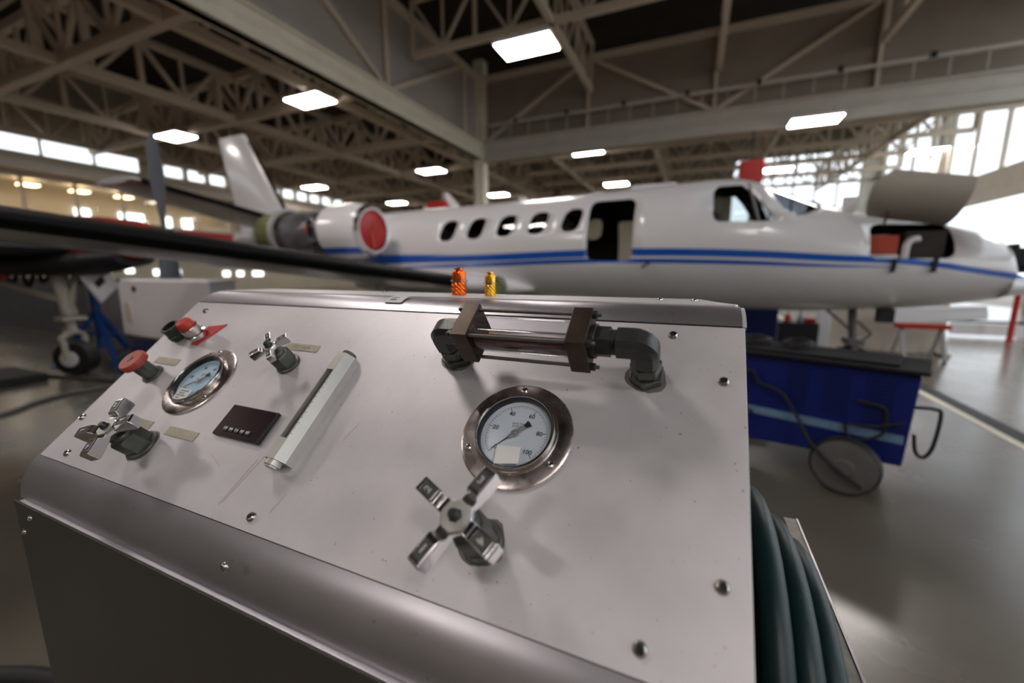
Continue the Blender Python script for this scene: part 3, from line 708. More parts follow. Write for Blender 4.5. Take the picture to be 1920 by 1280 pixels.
def surf_patch(poly, inset, name, m, side=-1, parent=None):
    cx = sum(p[0] for p in poly) / len(poly); cz = sum(p[1] for p in poly) / len(poly); mb = MB(); vs = []; fs = []; n = len(poly)
    for s_ in (1., .66, .33):
        for x, z in poly:
            X, Z = cx + (x - cx) * s_, cz + (z - cz) * s_; vs.append((X, near_y(X, Z, side, -inset), Z + CH))
    vs.append((cx, near_y(cx, cz, side, -inset), cz + CH))
    for k in range(2):
        for i in range(n):
            j = (i + 1) % n; fs.append((k * n + i, k * n + j, (k + 1) * n + j, (k + 1) * n + i))
    for i in range(n): fs.append((2 * n + i, 2 * n + (i + 1) % n, 3 * n))
    mb.add(vs, fs); return mb.build(name, m, parent or jet, smooth=60)
for p in windows: surf_patch(p, .012, 'cabin_window', 'tint')
surf_patch(sidewin, .012, 'cockpit_side_window', 'clear'); surf_patch(sidewin, .012, 'cockpit_side_window', 'clear', 1)
# windshield panes: flat-ish glass following the sloping roof
for sgn in (-1, 1):
    m = MB(); vs = []; fs = []; nx, ny = 8, 8
    for i in range(nx + 1):
        x = .68 + (1.28 - .68) * i / nx; t, b, w = stn(x); zc, r = (t + b) / 2, (t - b) / 2
        for j in range(ny + 1):
            yy = .04 + .56 * j / ny; z = zc + (r - .012) * math.sqrt(max(0, 1 - (yy / w) ** 2)); vs.append((x, JY + sgn * yy, z + CH))
    for i in range(nx):
        for j in range(ny): a = i * (ny + 1) + j; fs.append((a, a + 1, a + ny + 2, a + ny + 1))
    m.add(vs, fs).build('windshield', 'smoked', jet, smooth=60)
# window frame divider and a control post in the cockpit
m = MB(); m.bar((.50, JY - .72, CH + .98), (.62, JY - .78, CH + .57), .03, .02); m.build('window_post', 'grey', jet)
m = MB(); m.b2((.2, JY - .5, CH + .02), (.62, JY - .08, CH + .14)); m.b2((.12, JY - .5, CH + .1), (.24, JY - .08, CH + .72)); m.b2((.2, JY + .08, CH + .02), (.62, JY + .5, CH + .14)); m.b2((.12, JY + .08, CH + .1), (.24, JY + .5, CH + .72)); m.build('cockpit_seats', 'grey', jet, bevel=.03)
m = MB(); m.prism([(.85, .1), (.85, .62), (1.15, .66), (1.25, .1)], JY - .55, JY + .55, lambda x, z, y: (x, y, z + CH)); m.build('instrument_coaming', 'darkgrey', jet)
# nose: lower jaw, exposed electronics
m = MB()
def nsec(x, t, b, w, n=32): return [Vector((x, JY + w * math.cos(2 * PI * i / n), CH + (t + b) / 2 + (t - b) / 2 * math.sin(2 * PI * i / n))) for i in range(n)]
m.loft([nsec(2.985, .02, -.305, .375), nsec(3.12, -.02, -.27, .30), nsec(3.28, -.07, -.235, .19), nsec(3.40, -.11, -.20, .08), nsec(3.43, -.14, -.165, .01)])
m.build('nose_cone', M['livery'], jet, smooth=60)
m = MB(); m.b2((2.99, JY - .28, CH + .02), (3.03, JY + .28, CH + .28)); m.b2((3.02, JY - .24, CH + .05), (3.14, JY - .02, CH + .24)); m.b2((3.05, JY - .10, CH - .02), (3.24, JY + .12, CH + .12)); m.cyl((3.15, JY - .1, CH + .08), (3.26, JY - .1, CH + .08), .05, 14); m.build('nose_electronics', 'darkgrey', jet, bevel=.006)
# open avionics bay: inner floor/shelves, hinged lid, latches
m = MB(); m.b2((1.68, JY - .5, CH + .06), (2.46, JY + .5, CH + .10)); m.b2((2.05, JY - .45, CH + .1), (2.38, JY + .3, CH + .42)); m.build('bay_shelf', 'cabin', jet)
m = MB(); m.b2((1.715, JY - .50, CH + .18), (1.98, JY - .30, CH + .38)); bx = m.build('bay_equipment', 'redorange', jet, bevel=.01)
m = MB(); m.b2((1.71, JY - .51, CH + .10), (1.99, JY - .29, CH + .178)); m.tube(catmull([(2.06, JY - .46, CH + .10), (2.06, JY - .46, CH + .26), (2.10, JY - .45, CH + .33), (2.17, JY - .44, CH + .34)]), .035, 10); m.build('bay_tray', 'white', bx, bevel=.01)
m = MB(); vs = []; fs = []; prof_l = [(5.735, .52), (5.66, .555), (5.58, .62), (5.52, .70), (5.48, .79), (5.46, .88), (5.465, .97), (5.49, 1.05)]
nx = 12
for s_ in (0, 1):
    for j, (y, z) in enumerate(prof_l):
        for i in range(nx + 1):
            t = i / nx; f = j / (len(prof_l) - 1)
            xa = 1.66 - .16 * f * (1 - f) * 1.9 + .10 * max(0, f - .72) / .28; xb = 2.30 + .08 * f
            yy = y + (.018 if s_ else 0); zz = .575 + (z - .52) * .80 + (.008 if s_ else 0)
            vs.append((xa + (xb - xa) * t, yy, zz + CH - .12 * t))
n1 = len(prof_l) * (nx + 1)
for j in range(len(prof_l) - 1):
    for i in range(nx):
        a = j * (nx + 1) + i; q = (a, a + 1, a + nx + 2, a + nx + 1); fs.append(q); fs.append(tuple(n1 + k for k in q[::-1]))
edge = [i for i in range(nx + 1)] + [(j + 1) * (nx + 1) - 1 for j in range(1, len(prof_l))] + [(len(prof_l) - 1) * (nx + 1) + i for i in range(nx - 1, -1, -1)] + [j * (nx + 1) for j in range(len(prof_l) - 2, 0, -1)]
for a, b in zip(edge, edge[1:] + edge[:1]): fs.append((a, b, n1 + b, n1 + a))
m.add(vs, fs); lid = lab(m.build('bay_lid', 'lidinside', jet, smooth=40), 'raised curved lid of the nose baggage bay, khaki inside')
for xh in (1.80, 2.20):
    mm = MB(); mm.bar((xh, 5.70, CH + .50), (xh - .01, 5.60, CH + .60), .022, .02); mm.build('lid_hinge', 'grey', lid)
for xh in (1.93, 2.28):
    mm = MB(); mm.bar((xh, near_y(xh, .12) - .015, CH + .13), (xh - .015, near_y(xh, 0) - .03, CH - .01), .035, .03); mm.build('bay_latch', 'darkgrey', jet)
m = MB(); m.bar((1.45, 6.0, CH + .62), (1.60, 5.85, CH + .75), .012); m.box((1.55, 5.95, CH + .74), (.14, .03, .17)); m.build('far_lid_edge', 'white', jet, bevel=.02)
m = MB(); m.b2((2.40, JY + .45, CH + .35), (2.62, JY + .47, CH + .78)); m.build('far_side_lid', 'white', jet)
# antennas, probe
m = MB(); m.prism([(-4.03, 1.30), (-3.94, 1.31), (-3.66, 1.03), (-3.86, 1.03)], JY - .012, JY + .012, lambda x, z, y: (x, y, z + CH)); m.build('blade_antenna', 'white', jet, bevel=.008)
m = MB(); m.b2((-2.62, JY - .05, CH + 1.08), (-2.5, JY + .05, CH + 1.14)); m.build('roof_antenna', 'white', jet, bevel=.01)
m = MB(); m.b2((-.9, JY - .05, CH + 1.10), (-.3, JY + .05, CH + 1.19)); m.build('roof_beacon', 'white', jet, bevel=.02)
m = MB(); m.bar((-.62, near_y(-.62, .08) - .01, CH + .05), (-.50, near_y(-.5, .12) - .05, CH + .12), .02, .02); m.build('pitot_probe', 'darkgrey', jet)
m = MB(); m.bar((-2.38, 5.85, CH - .28), (-2.36, 5.75, CH - .42), .012, .05); m.build('belly_antenna', 'grey', jet)
# fin with black leading edge
def airfoil(n=14, t=.12):
    up = [(x, t / .2 * (.2969 * math.sqrt(x) - .126 * x - .3516 * x * x + .2843 * x ** 3 - .1015 * x ** 4)) for x in [(1 - math.cos(PI * k / n)) / 2 for k in range(n + 1)]]
    return up[::-1] + [(x, -y * .8) for x, y in up[1:-1]]
AF = airfoil()
m = MB(); secs = []
for xl, xt_, z in ((-7.45, -9.35, .80), (-7.80, -9.40, 1.10), (-8.82, -9.78, 2.72), (-8.92, -9.80, 2.86)):
    c = xl - xt_; secs.append([Vector((xl - c * x, JY + c * y * .7, z + CH)) for x, y in AF])
m.loft(secs); fin = m.build('tail_fin', 'white', jet, smooth=40)
m = MB(); secs = []
for xl, xt_, z in ((-7.76, -9.39, 1.10), (-8.80, -9.78, 2.70)):
    c = xl - xt_; cs = [(x, y) for x, y in AF if x < .06]; cs2 = cs
    secs.append([Vector((xl + .012 - c * x, JY + (c * y * .7) * 1.15, z + CH)) for x, y in cs2])
m.loft(secs); lab(m.build('fin_deice_boot', 'boot', fin, smooth=60), 'black strip along the leading edge')
m = MB(); m.prism([(-6.4, 1.0), (-7.6, 1.0), (-7.85, 1.16)], JY - .03, JY + .03, lambda x, z, y: (x, y, z + CH)); m.build('dorsal_fillet', 'white', jet, bevel=.01)
# tailplanes
for sgn in (-1, 1):
    m = MB(); secs = []
    for yy, xl, c, z in ((.15, -7.30, 1.45, .90), (2.85, -7.08, 1.10, 1.24), (2.95, -7.18, .95, 1.26)):
        secs.append([Vector((xl - c * x, JY + sgn * yy, z + CH + c * y * .9)) for x, y in AF])
    m.loft(secs); tpn = m.build('tailplane', 'greyunder', jet, smooth=40)
    m = MB(); secs = []
    for yy, xl, c, z in ((.45, -7.275, 1.41, .935), (2.86, -7.08, 1.09, 1.241)):
        secs.append([Vector((xl + .012 - c * x, JY + sgn * yy, z + CH + c * y * 1.05)) for x, y in AF if x < .10])
    m.loft(secs); m.build('tailplane_boot', 'boot', tpn, smooth=60)
# main wings
def wing(sgn):
    def sec(d, grow=1., sel=None, dx=0., tk=.13):
        t = d / 6.2; c = 2.15 - 1.05 * t; xl = -3.0 - .05 * t + dx; z = -.19 + .096 * (d) - .0; pts = [(x, y) for x, y in airfoil(18, tk) if sel is None or x < sel]
        return [Vector((xl - c * x, JY - .75 * (-sgn) * 1. + sgn * (d - .0), z + CH + c * y * grow)) for x, y in pts]
    m = MB(); m.loft([sec(d) for d in (0, .5, 1.5, 3, 4.5, 6.0)] + [sec(6.15, .7)]); w = m.build('wing', 'greyunder', jet, smooth=40)
    m = MB(); m.loft([sec(d, 1.06, .115, .012) for d in (.55, 1.5, 3, 4.5, 5.9)]); lab(m.build('wing_deice_boot', 'boot', w, smooth=60), 'glossy black strip along the leading edge')
    m = MB(); m.loft([[p for p in sec(d, 1.02, .2, .004)] for d in (0.02, .54)]); m.build('bare_leading_edge', 'leadmetal', w, smooth=60)
    return w
wing(-1); wing(1)
# wing root fairing with open light bay
m = MB(); secs = []
for x, w_, z_, r_ in ((-2.15, .02, -.26, .03), (-2.4, .22, -.24, .10), (-2.75, .42, -.22, .15), (-3.1, .52, -.20, .19), (-4.4, .55, -.2, .2), (-5.3, .3, -.2, .12)):
    secs.append([Vector((x, 5.72 - w_ * math.cos(2 * PI * i / 20), CH + z_ + r_ * math.sin(2 * PI * i / 20))) for i in range(20)])
m.loft(secs); m.build('wing_root_fairing', 'white', jet, smooth=60)
m = MB(); m.ring([(.13, 0), (.15, .01), (.15, .04), (.12, .05)], (-2.55, 5.28, CH - .21), axis=(.75, -.6, 0), n=28); m.lathe([(.12, .0), (.11, -.04), (.001, -.06)], (-2.55, 5.28, CH - .21), axis=(.75, -.6, 0), n=24); m.build('light_bay', 'green', jet)
# engines
for sgn in (-1, 1):
    ey = JY + sgn * 1.28; ez = CH + .60
    m = MB(); m.ring([(.285, -4.52), (.30, -4.46), (.335, -4.45), (.37, -4.50), (.405, -4.68), (.415, -4.9), (.41, -5.18), (.395, -5.18), (.33, -4.9), (.285, -4.6)], (0, ey, ez), axis=(1, 0, 0), n=48)
    en = lab(m.build('engine_nacelle', M['nacelle'], jet, smooth=50), 'rear engine with its cowling partly removed')
    m = MB(); m.ring([(.282, -4.55), (.298, -4.448), (.336, -4.438), (.376, -4.50), (.366, -4.51), (.335, -4.46), (.30, -4.46), (.288, -4.55)], (0, ey, ez), axis=(1, 0, 0), n=48); m.build('intake_lip', 'leadmetal', en, smooth=60)
    m = MB(); m.lathe([(.288, -4.53), (.288, -4.475), (.27, -4.465), (.05, -4.455), (.0001, -4.455)], (0, ey, ez), axis=(1, 0, 0), n=40)
    cv = lab(m.build('intake_cover', 'inlet', en), 'round red intake cover')
    m = MB(); m.bar((-4.452, ey - .06, ez - .02), (-4.445, ey - .02, ez - .25), .02, .05); m.box((-4.45, ey, ez + .05), (.015, .03, .12)); m.build('cover_strap', 'redorange', cv, bevel=.004)
    m = MB(); m.lathe([(.33, -5.18), (.33, -5.32), (.30, -5.34), (.30, -5.45), (.345, -5.47), (.345, -5.62), (.335, -5.64), (.335, -6.1), (.30, -6.2), (.22, -6.35), (.20, -6.6)][::1], (0, ey, ez), axis=(1, 0, 0), n=40)
    for q in range(9):
        a = 2 * PI * q / 9; m.cyl((-5.2, ey + .32 * math.cos(a), ez + .32 * math.sin(a)), (-5.65, ey + .335 * math.cos(a + .25), ez + .335 * math.sin(a + .25)), .022, 8)
    m.build('engine_core', 'enginemetal', en)
    for bc_, bd_ in (((-5.42, ey - .31, ez + .05), (.05, .08, .22)), ((-5.36, ey - .2, ez - .26), (.16, .14, .1)), ((-5.5, ey + .2, ez + .26), (.2, .14, .1))):
        m = MB(); m.box(bc_, bd_); m.build('engine_accessory', 'darkgrey', en, bevel=.01)
    m = MB(); m.box((-5.455, ey - .345, ez + .04), (.03, .02, .14)); m.build('accessory_label', 'redorange', en)
    m = MB(); m.ring([(.37, -6.16), (.42, -6.16), (.42, -6.24), (.37, -6.24)], (0, ey, ez), axis=(1, 0, 0), n=40); m.build('firewall_ring', 'greyunder', en)
    m = MB(); m.ring([(.30, -6.24), (.40, -6.24), (.34, -6.65), (.26, -6.75)], (0, ey, ez), axis=(1, 0, 0), n=40); m.build('exhaust_shroud', 'green', en)
    m = MB(); m.prism([(-4.9, .08), (-6.4, .08), (-6.5, 0), (-6.4, -.08), (-4.9, -.08), (-4.8, 0)], min(ey, JY + sgn * .45), max(ey, JY + sgn * .45), lambda x, z, y: (x, y, z + ez)); m.build('engine_pylon', 'white', en)
# landing gear
m = MB(); m.cyl((1.85, JY - .07, .27), (1.85, JY + .07, .27), .27, 36); nw = m.build('nose_wheel', 'rubber', jet, bevel=.02)
m = MB(); m.cyl((1.85, JY - .09, .27), (1.85, JY + .09, .27), .12, 20); m.build('wheel_hub', 'greyunder', nw)
m = MB(); m.bar((1.85, JY - .115, .25), (1.85, JY - .10, .60), .06, .05); m.bar((1.85, JY + .115, .25), (1.85, JY + .10, .60), .06, .05); m.box((1.85, JY, .60), (.16, .28, .08)); m.cyl((1.85, JY, .60), (1.80, JY, 1.05), .045, 14); m.bar((1.83, JY, .72), (1.50, JY, 1.02), .03); m.bar((1.92, JY, .58), (2.02, JY, .70), .03); m.bar((2.02, JY, .70), (1.87, JY, .85), .03); m.build('nose_gear_leg', 'grey', jet, bevel=.005)
m = MB(); m.b2((2.0, JY - .2, .86), (2.15, JY - .1, 1.02)); m.build('gear_bracket', 'darkgrey', jet)
for sgn in (-1, 1):
    yy = JY + sgn * 1.9
    m = MB(); m.cyl((-3.95, yy - .08, .27), (-3.95, yy + .08, .27), .27, 32); mw = m.build('main_wheel', 'rubber', jet, bevel=.03)
    m = MB(); m.cyl((-3.95, yy, .27), (-3.85, yy, 1.28), .05, 14); m.build('main_gear_leg', 'greyunder', jet)

# ================================================================== BLUE GROUND POWER CART
bc = thing('ground_power_cart', 'low blue ground power cart with pale stripe and large wheel, right of the console', 'ground cart', (.9, 3.6, 0))
A0 = Vector((1.27, 3.19, 0)); dv = Vector((-.928, .372, 0)); nv = Vector((-.372, -.928, 0))   # dv to the left along the face, nv out of the face
CX = Matrix(((dv.x, nv.x, 0, A0.x), (dv.y, nv.y, 0, A0.y), (0, 0, 1, 0), (0, 0, 0, 1)))
Lc = 1.55; Dc = .50
m = MB(CX); m.prism([(0, .24), (-.025, .825), (Lc, .84), (Lc, .12), (.55, .20)], -Dc, 0, lambda x, z, y: (x, y, z)); m.build('cart_body', 'blue', bc, bevel=.008)
m = MB(CX); m.b2((-.06, -Dc - .02, .835), (Lc + .02, .035, .86)); m.b2((.08, -Dc + .04, .86), (Lc - .02, -.03, .88)); m.build('cart_lid', 'lidblack', bc, bevel=.006)
m = MB(CX); m.b2((0.01, -.002, .385), (Lc, .004, .440)); lab(m.build('side_stripe', 'bluestripe', bc), 'pale blue grey stripe along the side')
for i, x0_ in enumerate((.08, .30, .52, .98, 1.18)):
    m = MB(CX)
    for k_ in range(11): m.box((x0_ + .07, .003, .50 + k_ * .027), (.13, .006, .010))
    m.build('louvre_panel', 'bluedark', bc, smooth=0)
m = MB(CX); m.prism([(1.02, .66), (1.16, .66), (1.17, .76), (1.00, .76)], .001, .006, lambda x, z, y: (x, y, z)); lab(m.build('worn_label', 'bluestripe', bc), 'faded grey label near the top')
for yy, nm in ((.10, 'near'), (-Dc - .04, 'far')):
    m = MB(CX); c = Vector((.265, yy, .193)); m.lathe([(.14, -.045), (.178, -.04), (.192, -.02), (.192, .02), (.178, .04), (.14, .045)], c, axis=(0, 1, 0), n=40); cw = m.build('cart_wheel', 'rubber', bc)
    m = MB(CX); m.lathe([(.176, .028), (.174, .041), (.15, .047), (.11, .046), (.06, .050), (.05, .060), (.001, .062)], c, axis=(0, 1, 0), n=36)
    m.build('wheel_disc', 'wheelgrey', cw)
m = MB(CX); m.cyl((.255, -Dc, .205), (.255, .06, .205), .02, 12); m.bar((1.3, -.3, .0), (1.3, -.3, .14), .05); m.build('axle', 'darkgrey', bc)
m = MB(CX); m.tube(catmull([(.0, -.05, .62), (-.10, -.05, .63), (-.13, -.05, .60), (-.12, -.05, .40), (-.09, -.05, .32), (-.05, -.05, .34), (-.03, -.05, .45)]), .011, 10); m.build('tow_handle', 'darkgrey', bc)
m = MB(CX); m.tube(catmull([(.95, .03, .60), (.92, .035, .70), (.86, .035, .71), (.82, .03, .63), (.74, .04, .62), (.66, .045, .58), (.58, .05, .47), (.50, .10, .36), (.42, .16, .28), (.30, .185, .19), (.16, .175, .10)]), .011, 10)
m.tube(catmull([(.95, .03, .60), (.96, .03, .50), (.93, .03, .44), (.84, .03, .40)]), .010, 10)
m.build('power_cable', 'rubber', bc)
m = MB(CX); m.tube(catmull([(.25, .02, .62), (.12, .02, .60), (.10, .02, .50), (.12, .02, .42), (.22, .02, .36), (.28, .02, .38), (.30, .03, .46)]), .009, 8); m.tube(catmull([(.02, .03, .53), (.16, .03, .47), (.28, .03, .46)]), .009, 8); m.build('hanging_cable', 'rubber', bc)
for k_, (x, y, h_) in enumerate([(1.25, -.26, .05), (.95, -.24, .07), (.66, -.26, .045)]):
    pts = [(x + .13 * math.cos(a) * (1 - .15 * k_), y + .11 * math.sin(a), .895 + .012 * (a / (2 * PI)) + .006 * math.sin(3 * a)) for a in [2 * PI * i / 18 for i in range(18 * 3)]]
    m = MB(CX); m.tube(pts, .012, 8); o = m.build('coiled_cable', 'rubber', None, loc=CX @ Vector((x, y, .88)))
    tag(o, ['black cable coil on the blue cart, nearest the steel console', 'black cable coil in the middle of the blue cart lid', 'small black cable coil on the blue cart above its wheel'][k_], 'cable', 'cable coils on the blue cart')

# ================================================================== BUILDING
fl = MB(); fl.b2((-31.2, -16, -.2), (11.7, 42.2, 0)); struct(fl.build('floor', 'floor', None, smooth=0))
gd = MB(); gd.b2((11.7, -60, -.25), (120, 120, -.03)); struct(gd.build('ground_outside', 'tarmac', None, smooth=0))
ZR = 12.4
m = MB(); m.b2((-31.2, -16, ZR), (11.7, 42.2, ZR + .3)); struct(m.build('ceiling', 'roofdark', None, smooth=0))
# left wall with a clerestory strip and a mezzanine of offices
WX = -31.
m = MB()
m.b2((WX - .2, -16, 0), (WX, 42, 4.15)); m.b2((WX - .2, -16, 6.15), (WX, 42, 7.25)); m.b2((WX - .2, -16, 8.15), (WX, 42, ZR)); m.b2((WX - .2, -16, 7.25), (WX, -10, 8.15))
for a, b in ((15.1, 16.2), (21.6, 23.2), (31, 42)): m.b2((WX - .2, a, 7.25), (WX, b, 8.15))
m.b2((WX - .2, -16, 4.15), (WX, 6, 6.15)); m.b2((WX - .2, 24, 4.15), (WX, 42, 6.15))
struct(m.build('wall_left', 'wallcream', None, smooth=0))
wn = 0
def window(lo, hi, axis, panes, name='window', mullion=.08):
    """an opening in a wall: frame and mullions with thin panes; axis = 0 wall normal is X, 1 = Y"""
    global wn; wn += 1
    f = MB(); a = 1 - axis
    def P_(t, z, d): return (lo[0] + d, t, z) if axis == 0 else (t, lo[1] + d, z)
    t0, t1, z0_, z1_ = lo[a], hi[a], lo[2], hi[2]
    for i in range(panes + 1):
        t = t0 + (t1 - t0) * i / panes; f.bar(P_(t, z0_, 0), P_(t, z1_, 0), mullion, mullion)
    for z in (z0_, z1_): f.bar(P_(t0, z, 0), P_(t1, z, 0), mullion, mullion)
    o = struct(f.build('window_%d' % wn, 'truss', None, smooth=0))
    g = MB(); g.add([P_(t0, z0_, .0), P_(t1, z0_, .0), P_(t1, z1_, .0), P_(t0, z1_, .0)], [(0, 1, 2, 3)]); g.build('pane', 'pane', o, smooth=0)
    return o
window((WX - .1, -10, 7.25), (WX - .1, 15.1, 8.15), 0, 12, mullion=.12); window((WX - .1, 16.2, 7.25), (WX - .1, 21.6, 8.15), 0, 4, mullion=.25); window((WX - .1, 23.2, 7.25), (WX - .1, 31, 8.15), 0, 6, mullion=.25)
# office mezzanine behind glass
m = MB(); m.b2((WX - 3.2, 5.8, 4.0), (WX - 3.0, 24.2, 6.3)); m.b2((WX - 3.2, 5.8, 3.9), (WX, 24.2, 4.1)); m.b2((WX - 3.2, 5.8, 6.2), (WX, 24.2, 6.35)); m.b2((WX - 3.2, 5.7, 3.9), (WX, 5.9, 6.3)); m.b2((WX - 3.2, 24.1, 3.9), (WX, 24.3, 6.3)); struct(m.build('office_room', 'beige', None, smooth=0))
window((WX - .1, 6, 4.15), (WX - .1, 24, 6.15), 0, 9, mullion=.14)
for i, y in enumerate((8.6, 10.6, 12.6, 14.6, 17.2, 20.0)):
    t = thing('office_lamp', 'warm ' + ['first', 'second', 'third', 'fourth', 'fifth', 'sixth'][i] + ' lamp from the left in the row behind the mezzanine windows', 'lamp', (WX - 1.2, y, 5.95), 'warm lamps in the mezzanine offices')
    m = MB(); m.b2((WX - 1.5, y - .35, 5.86), (WX - .9, y + .35, 5.92)); m.build('lamp_shade', 'warmlamp', t, smooth=0)
    m = MB(); m.cyl((WX - 1.2, y, 5.92), (WX - 1.2, y, 6.2), .02, 8); m.build('lamp_rod', 'grey', t)
for i, (y, w_) in enumerate(((9.2, .5), (12.9, .7), (15.0, 1.3), (17.4, .5), (18.6, .6))):
    m = MB(); m.b2((WX - 2.99, y, 4.45), (WX - 2.9, y + w_, 5.15)); o = m.build('window_%d' % (20 + i), 'officewin', None, smooth=0); struct(o)
m = MB(); m.b2((WX + .02, -6, 3.35), (WX + .3, 24, 4.02)); o = struct(m.build('mezzanine_edge', 'red', None, smooth=0))
m = MB(); m.b2((WX, -6, 6.35), (WX + .9, 30, 6.75)); o = struct(m.build('trim_1', 'girdergrey', None, smooth=0))
for i, (y, w_, z) in enumerate(((10.9, .5, 1.35), (11.9, 1.0, 1.25), (13.6, .4, 1.35), (15.0, .35, 1.2), (16.2, .3, 1.2), (19.2, .45, 1.1), (20.2, .45, 1.1), (21.4, .8, 1.1))):  # glowing patches set in for distant white lamps low on the wall
    m = MB(); m.b2((WX + .0, y, z), (WX + .05, y + w_, z + .35)); struct(m.build('window_%d' % (30 + i), 'officewin', None, smooth=0))
# far wall with a tall glazed part on the right
m = MB(); m.b2((-31.2, 42, 0), (2.5, 42.2, ZR)); m.b2((2.5, 42, 0), (11.7, 42.2, 5.6)); m.b2((2.5, 42, 10.8), (11.7, 42.2, ZR)); struct(m.build('wall_far', 'wallcream', None, smooth=0))
window((2.5, 42.1, 5.6), (11.5, 42.1, 10.8), 1, 6, mullion=.15)
# near wall behind the camera
m = MB(); m.b2((-31.2, -16.2, 0), (11.7, -16, ZR)); struct(m.build('wall_near', 'wallcream', None, smooth=0))
# right wall: open hangar doorway, header beam and translucent glazing above
RX = 11.5
m = MB(); m.b2((RX, -16, 0), (RX + .2, -9, ZR)); m.b2((RX, 38, 0), (RX + .2, 42, ZR)); m.b2((RX, -16, 10.6), (RX + .2, 42, ZR)); struct(m.build('wall_right', 'wallcream', None, smooth=0))
m = MB(); m.b2((RX - .5, -16, 4.45), (RX + .2, 42, 5.55)); struct(m.build('door_header', 'girder', None, smooth=0))
window((RX + .1, -9, 5.55), (RX + .1, 38, 10.6), 0, 22, mullion=.14)
for i, y in enumerate((12.5, 21.6, 30)):
    m = MB(); m.b2((RX - .2, y - .2, 0), (RX + .2, y + .2, ZR)); struct(m.build('wall_column', 'girdergrey', None, smooth=0))
# doorway: sliding leaves parked at the ends
m = MB(); m.b2((RX + .25, 31, 0), (RX + .4, 42, 4.5)); struct(m.build('door_1', 'wallcream', None, smooth=0))
m = MB(); m.b2((RX + .25, -16, 0), (RX + .4, -3, 4.5)); struct(m.build('door_2', 'wallcream', None, smooth=0))
# floor drain channel
m = MB(); m.b2((2.68, -10, .0005), (2.83, 40, .004)); dr = struct(m.build('drain_channel', 'darkgrey', None, smooth=0))
m = MB(); m.b2((2.58, -10, .0005), (2.66, 40, .003)); struct(m.build('floor_line', 'girder', None, smooth=0))

# ---- column and the two great girders
GX, GY, GZ = -11.2, 21.4, 7.45
m = MB(); m.b2((GX - .28, GY - .02, 0), (GX - .06, GY + .03, GZ)); m.b2((GX + .02, GY - .30, 0), (GX + .28, GY - .25, GZ)); m.b2((GX + .02, GY + .25, 0), (GX + .28, GY + .3, GZ)); m.b2((GX - .28, GY - .28, 0), (GX + .28, GY + .28, GZ + 5)); struct(m.build('column', 'girder', None, smooth=0))
def girder(p0, p1, zb, zt_, beam_h, mat_, step, name, netmat, off, pattern):
    """box bottom beam, top chord, posts and diagonals, plus the wall sheet behind"""
    p0 = Vector(p0); p1 = Vector(p1); d = (p1 - p0).normalized(); L_ = (p1 - p0).length; nrm = Vector((-d.y, d.x, 0))
    m = MB(); up = Vector((0, 0, 1))
    def pt(s, z, o=0.): return p0 + d * s + up * z + nrm * o
    for a, b, w in ((zb, zb + beam_h, .30),): m.bar(pt(0, (a + b) / 2), pt(L_, (a + b) / 2), w, b - a)
    m.bar(pt(0, zb + .04), pt(L_, zb + .04), .55, .08); m.bar(pt(0, zb + beam_h - .04), pt(L_, zb + beam_h - .04), .55, .08); m.bar(pt(0, zb + beam_h * .5), pt(L_, zb + beam_h * .5), .36, .05)
    g = struct(m.build(name, mat_, None, smooth=0))
    m = MB(); m.bar(pt(0, zt_), pt(L_, zt_), .22, .26); m.build('top_chord', 'truss', g, smooth=0)
    n = int(L_ / step)
    for i in range(n + 1):
        s = i * step
        m = MB(); m.bar(pt(s, zb + beam_h), pt(s, zt_), .13, .16); m.build('post', 'truss', g, smooth=0)
        if i < n:
            q = pattern[i % len(pattern)]
            a, b = (pt(s, zt_), pt(s + step, zb + beam_h)) if q else (pt(s, zb + beam_h), pt(s + step, zt_))
            m = MB(); m.bar(a, b, .15, .15); m.build('diagonal', 'truss', g, smooth=0)
    if netmat:
        m = MB(); m.add([pt(0, zb + beam_h, off), pt(L_, zb + beam_h, off), pt(L_, zt_ + .1, off), pt(0, zt_ + .1, off)], [(0, 1, 2, 3)]); m.build('infill_sheet', netmat, g, smooth=0)
    return g
gA = girder((GX, GY - 5.85 * 6.3, 0), (GX, GY - .3, 0), GZ, 11.5, .80, 'girder', 5.85, 'roof_girder', 'netting', .12, [1, 1, 0])
gB = girder((GX + .3, GY, 0), (RX - .5, GY, 0), GZ - .15, 11.5, 1.05, 'girdergrey', 5.6, 'roof_girder', 'screen', .12, [0, 1, 0, 1])
# maintenance rail along the second girder
m = MB(); m.bar((GX + .6, GY - .5, GZ + 1.55), (RX - .6, GY - .5, GZ + 1.55), .10, .12)
for i in range(22): m.bar((GX + 1 + i, GY - .5, GZ + .9), (GX + 1 + i, GY - .5, GZ + 1.55), .04, .04)
m.build('guard_rail', 'girdergrey', gB, smooth=0)
for i in range(8):
    m = MB(); m.box((GX + 2.3 + i * 2.7, GY - .55, GZ + 1.60), (.16, .12, .2)); m.build('rail_clamp', 'darkgrey', gB, smooth=0)

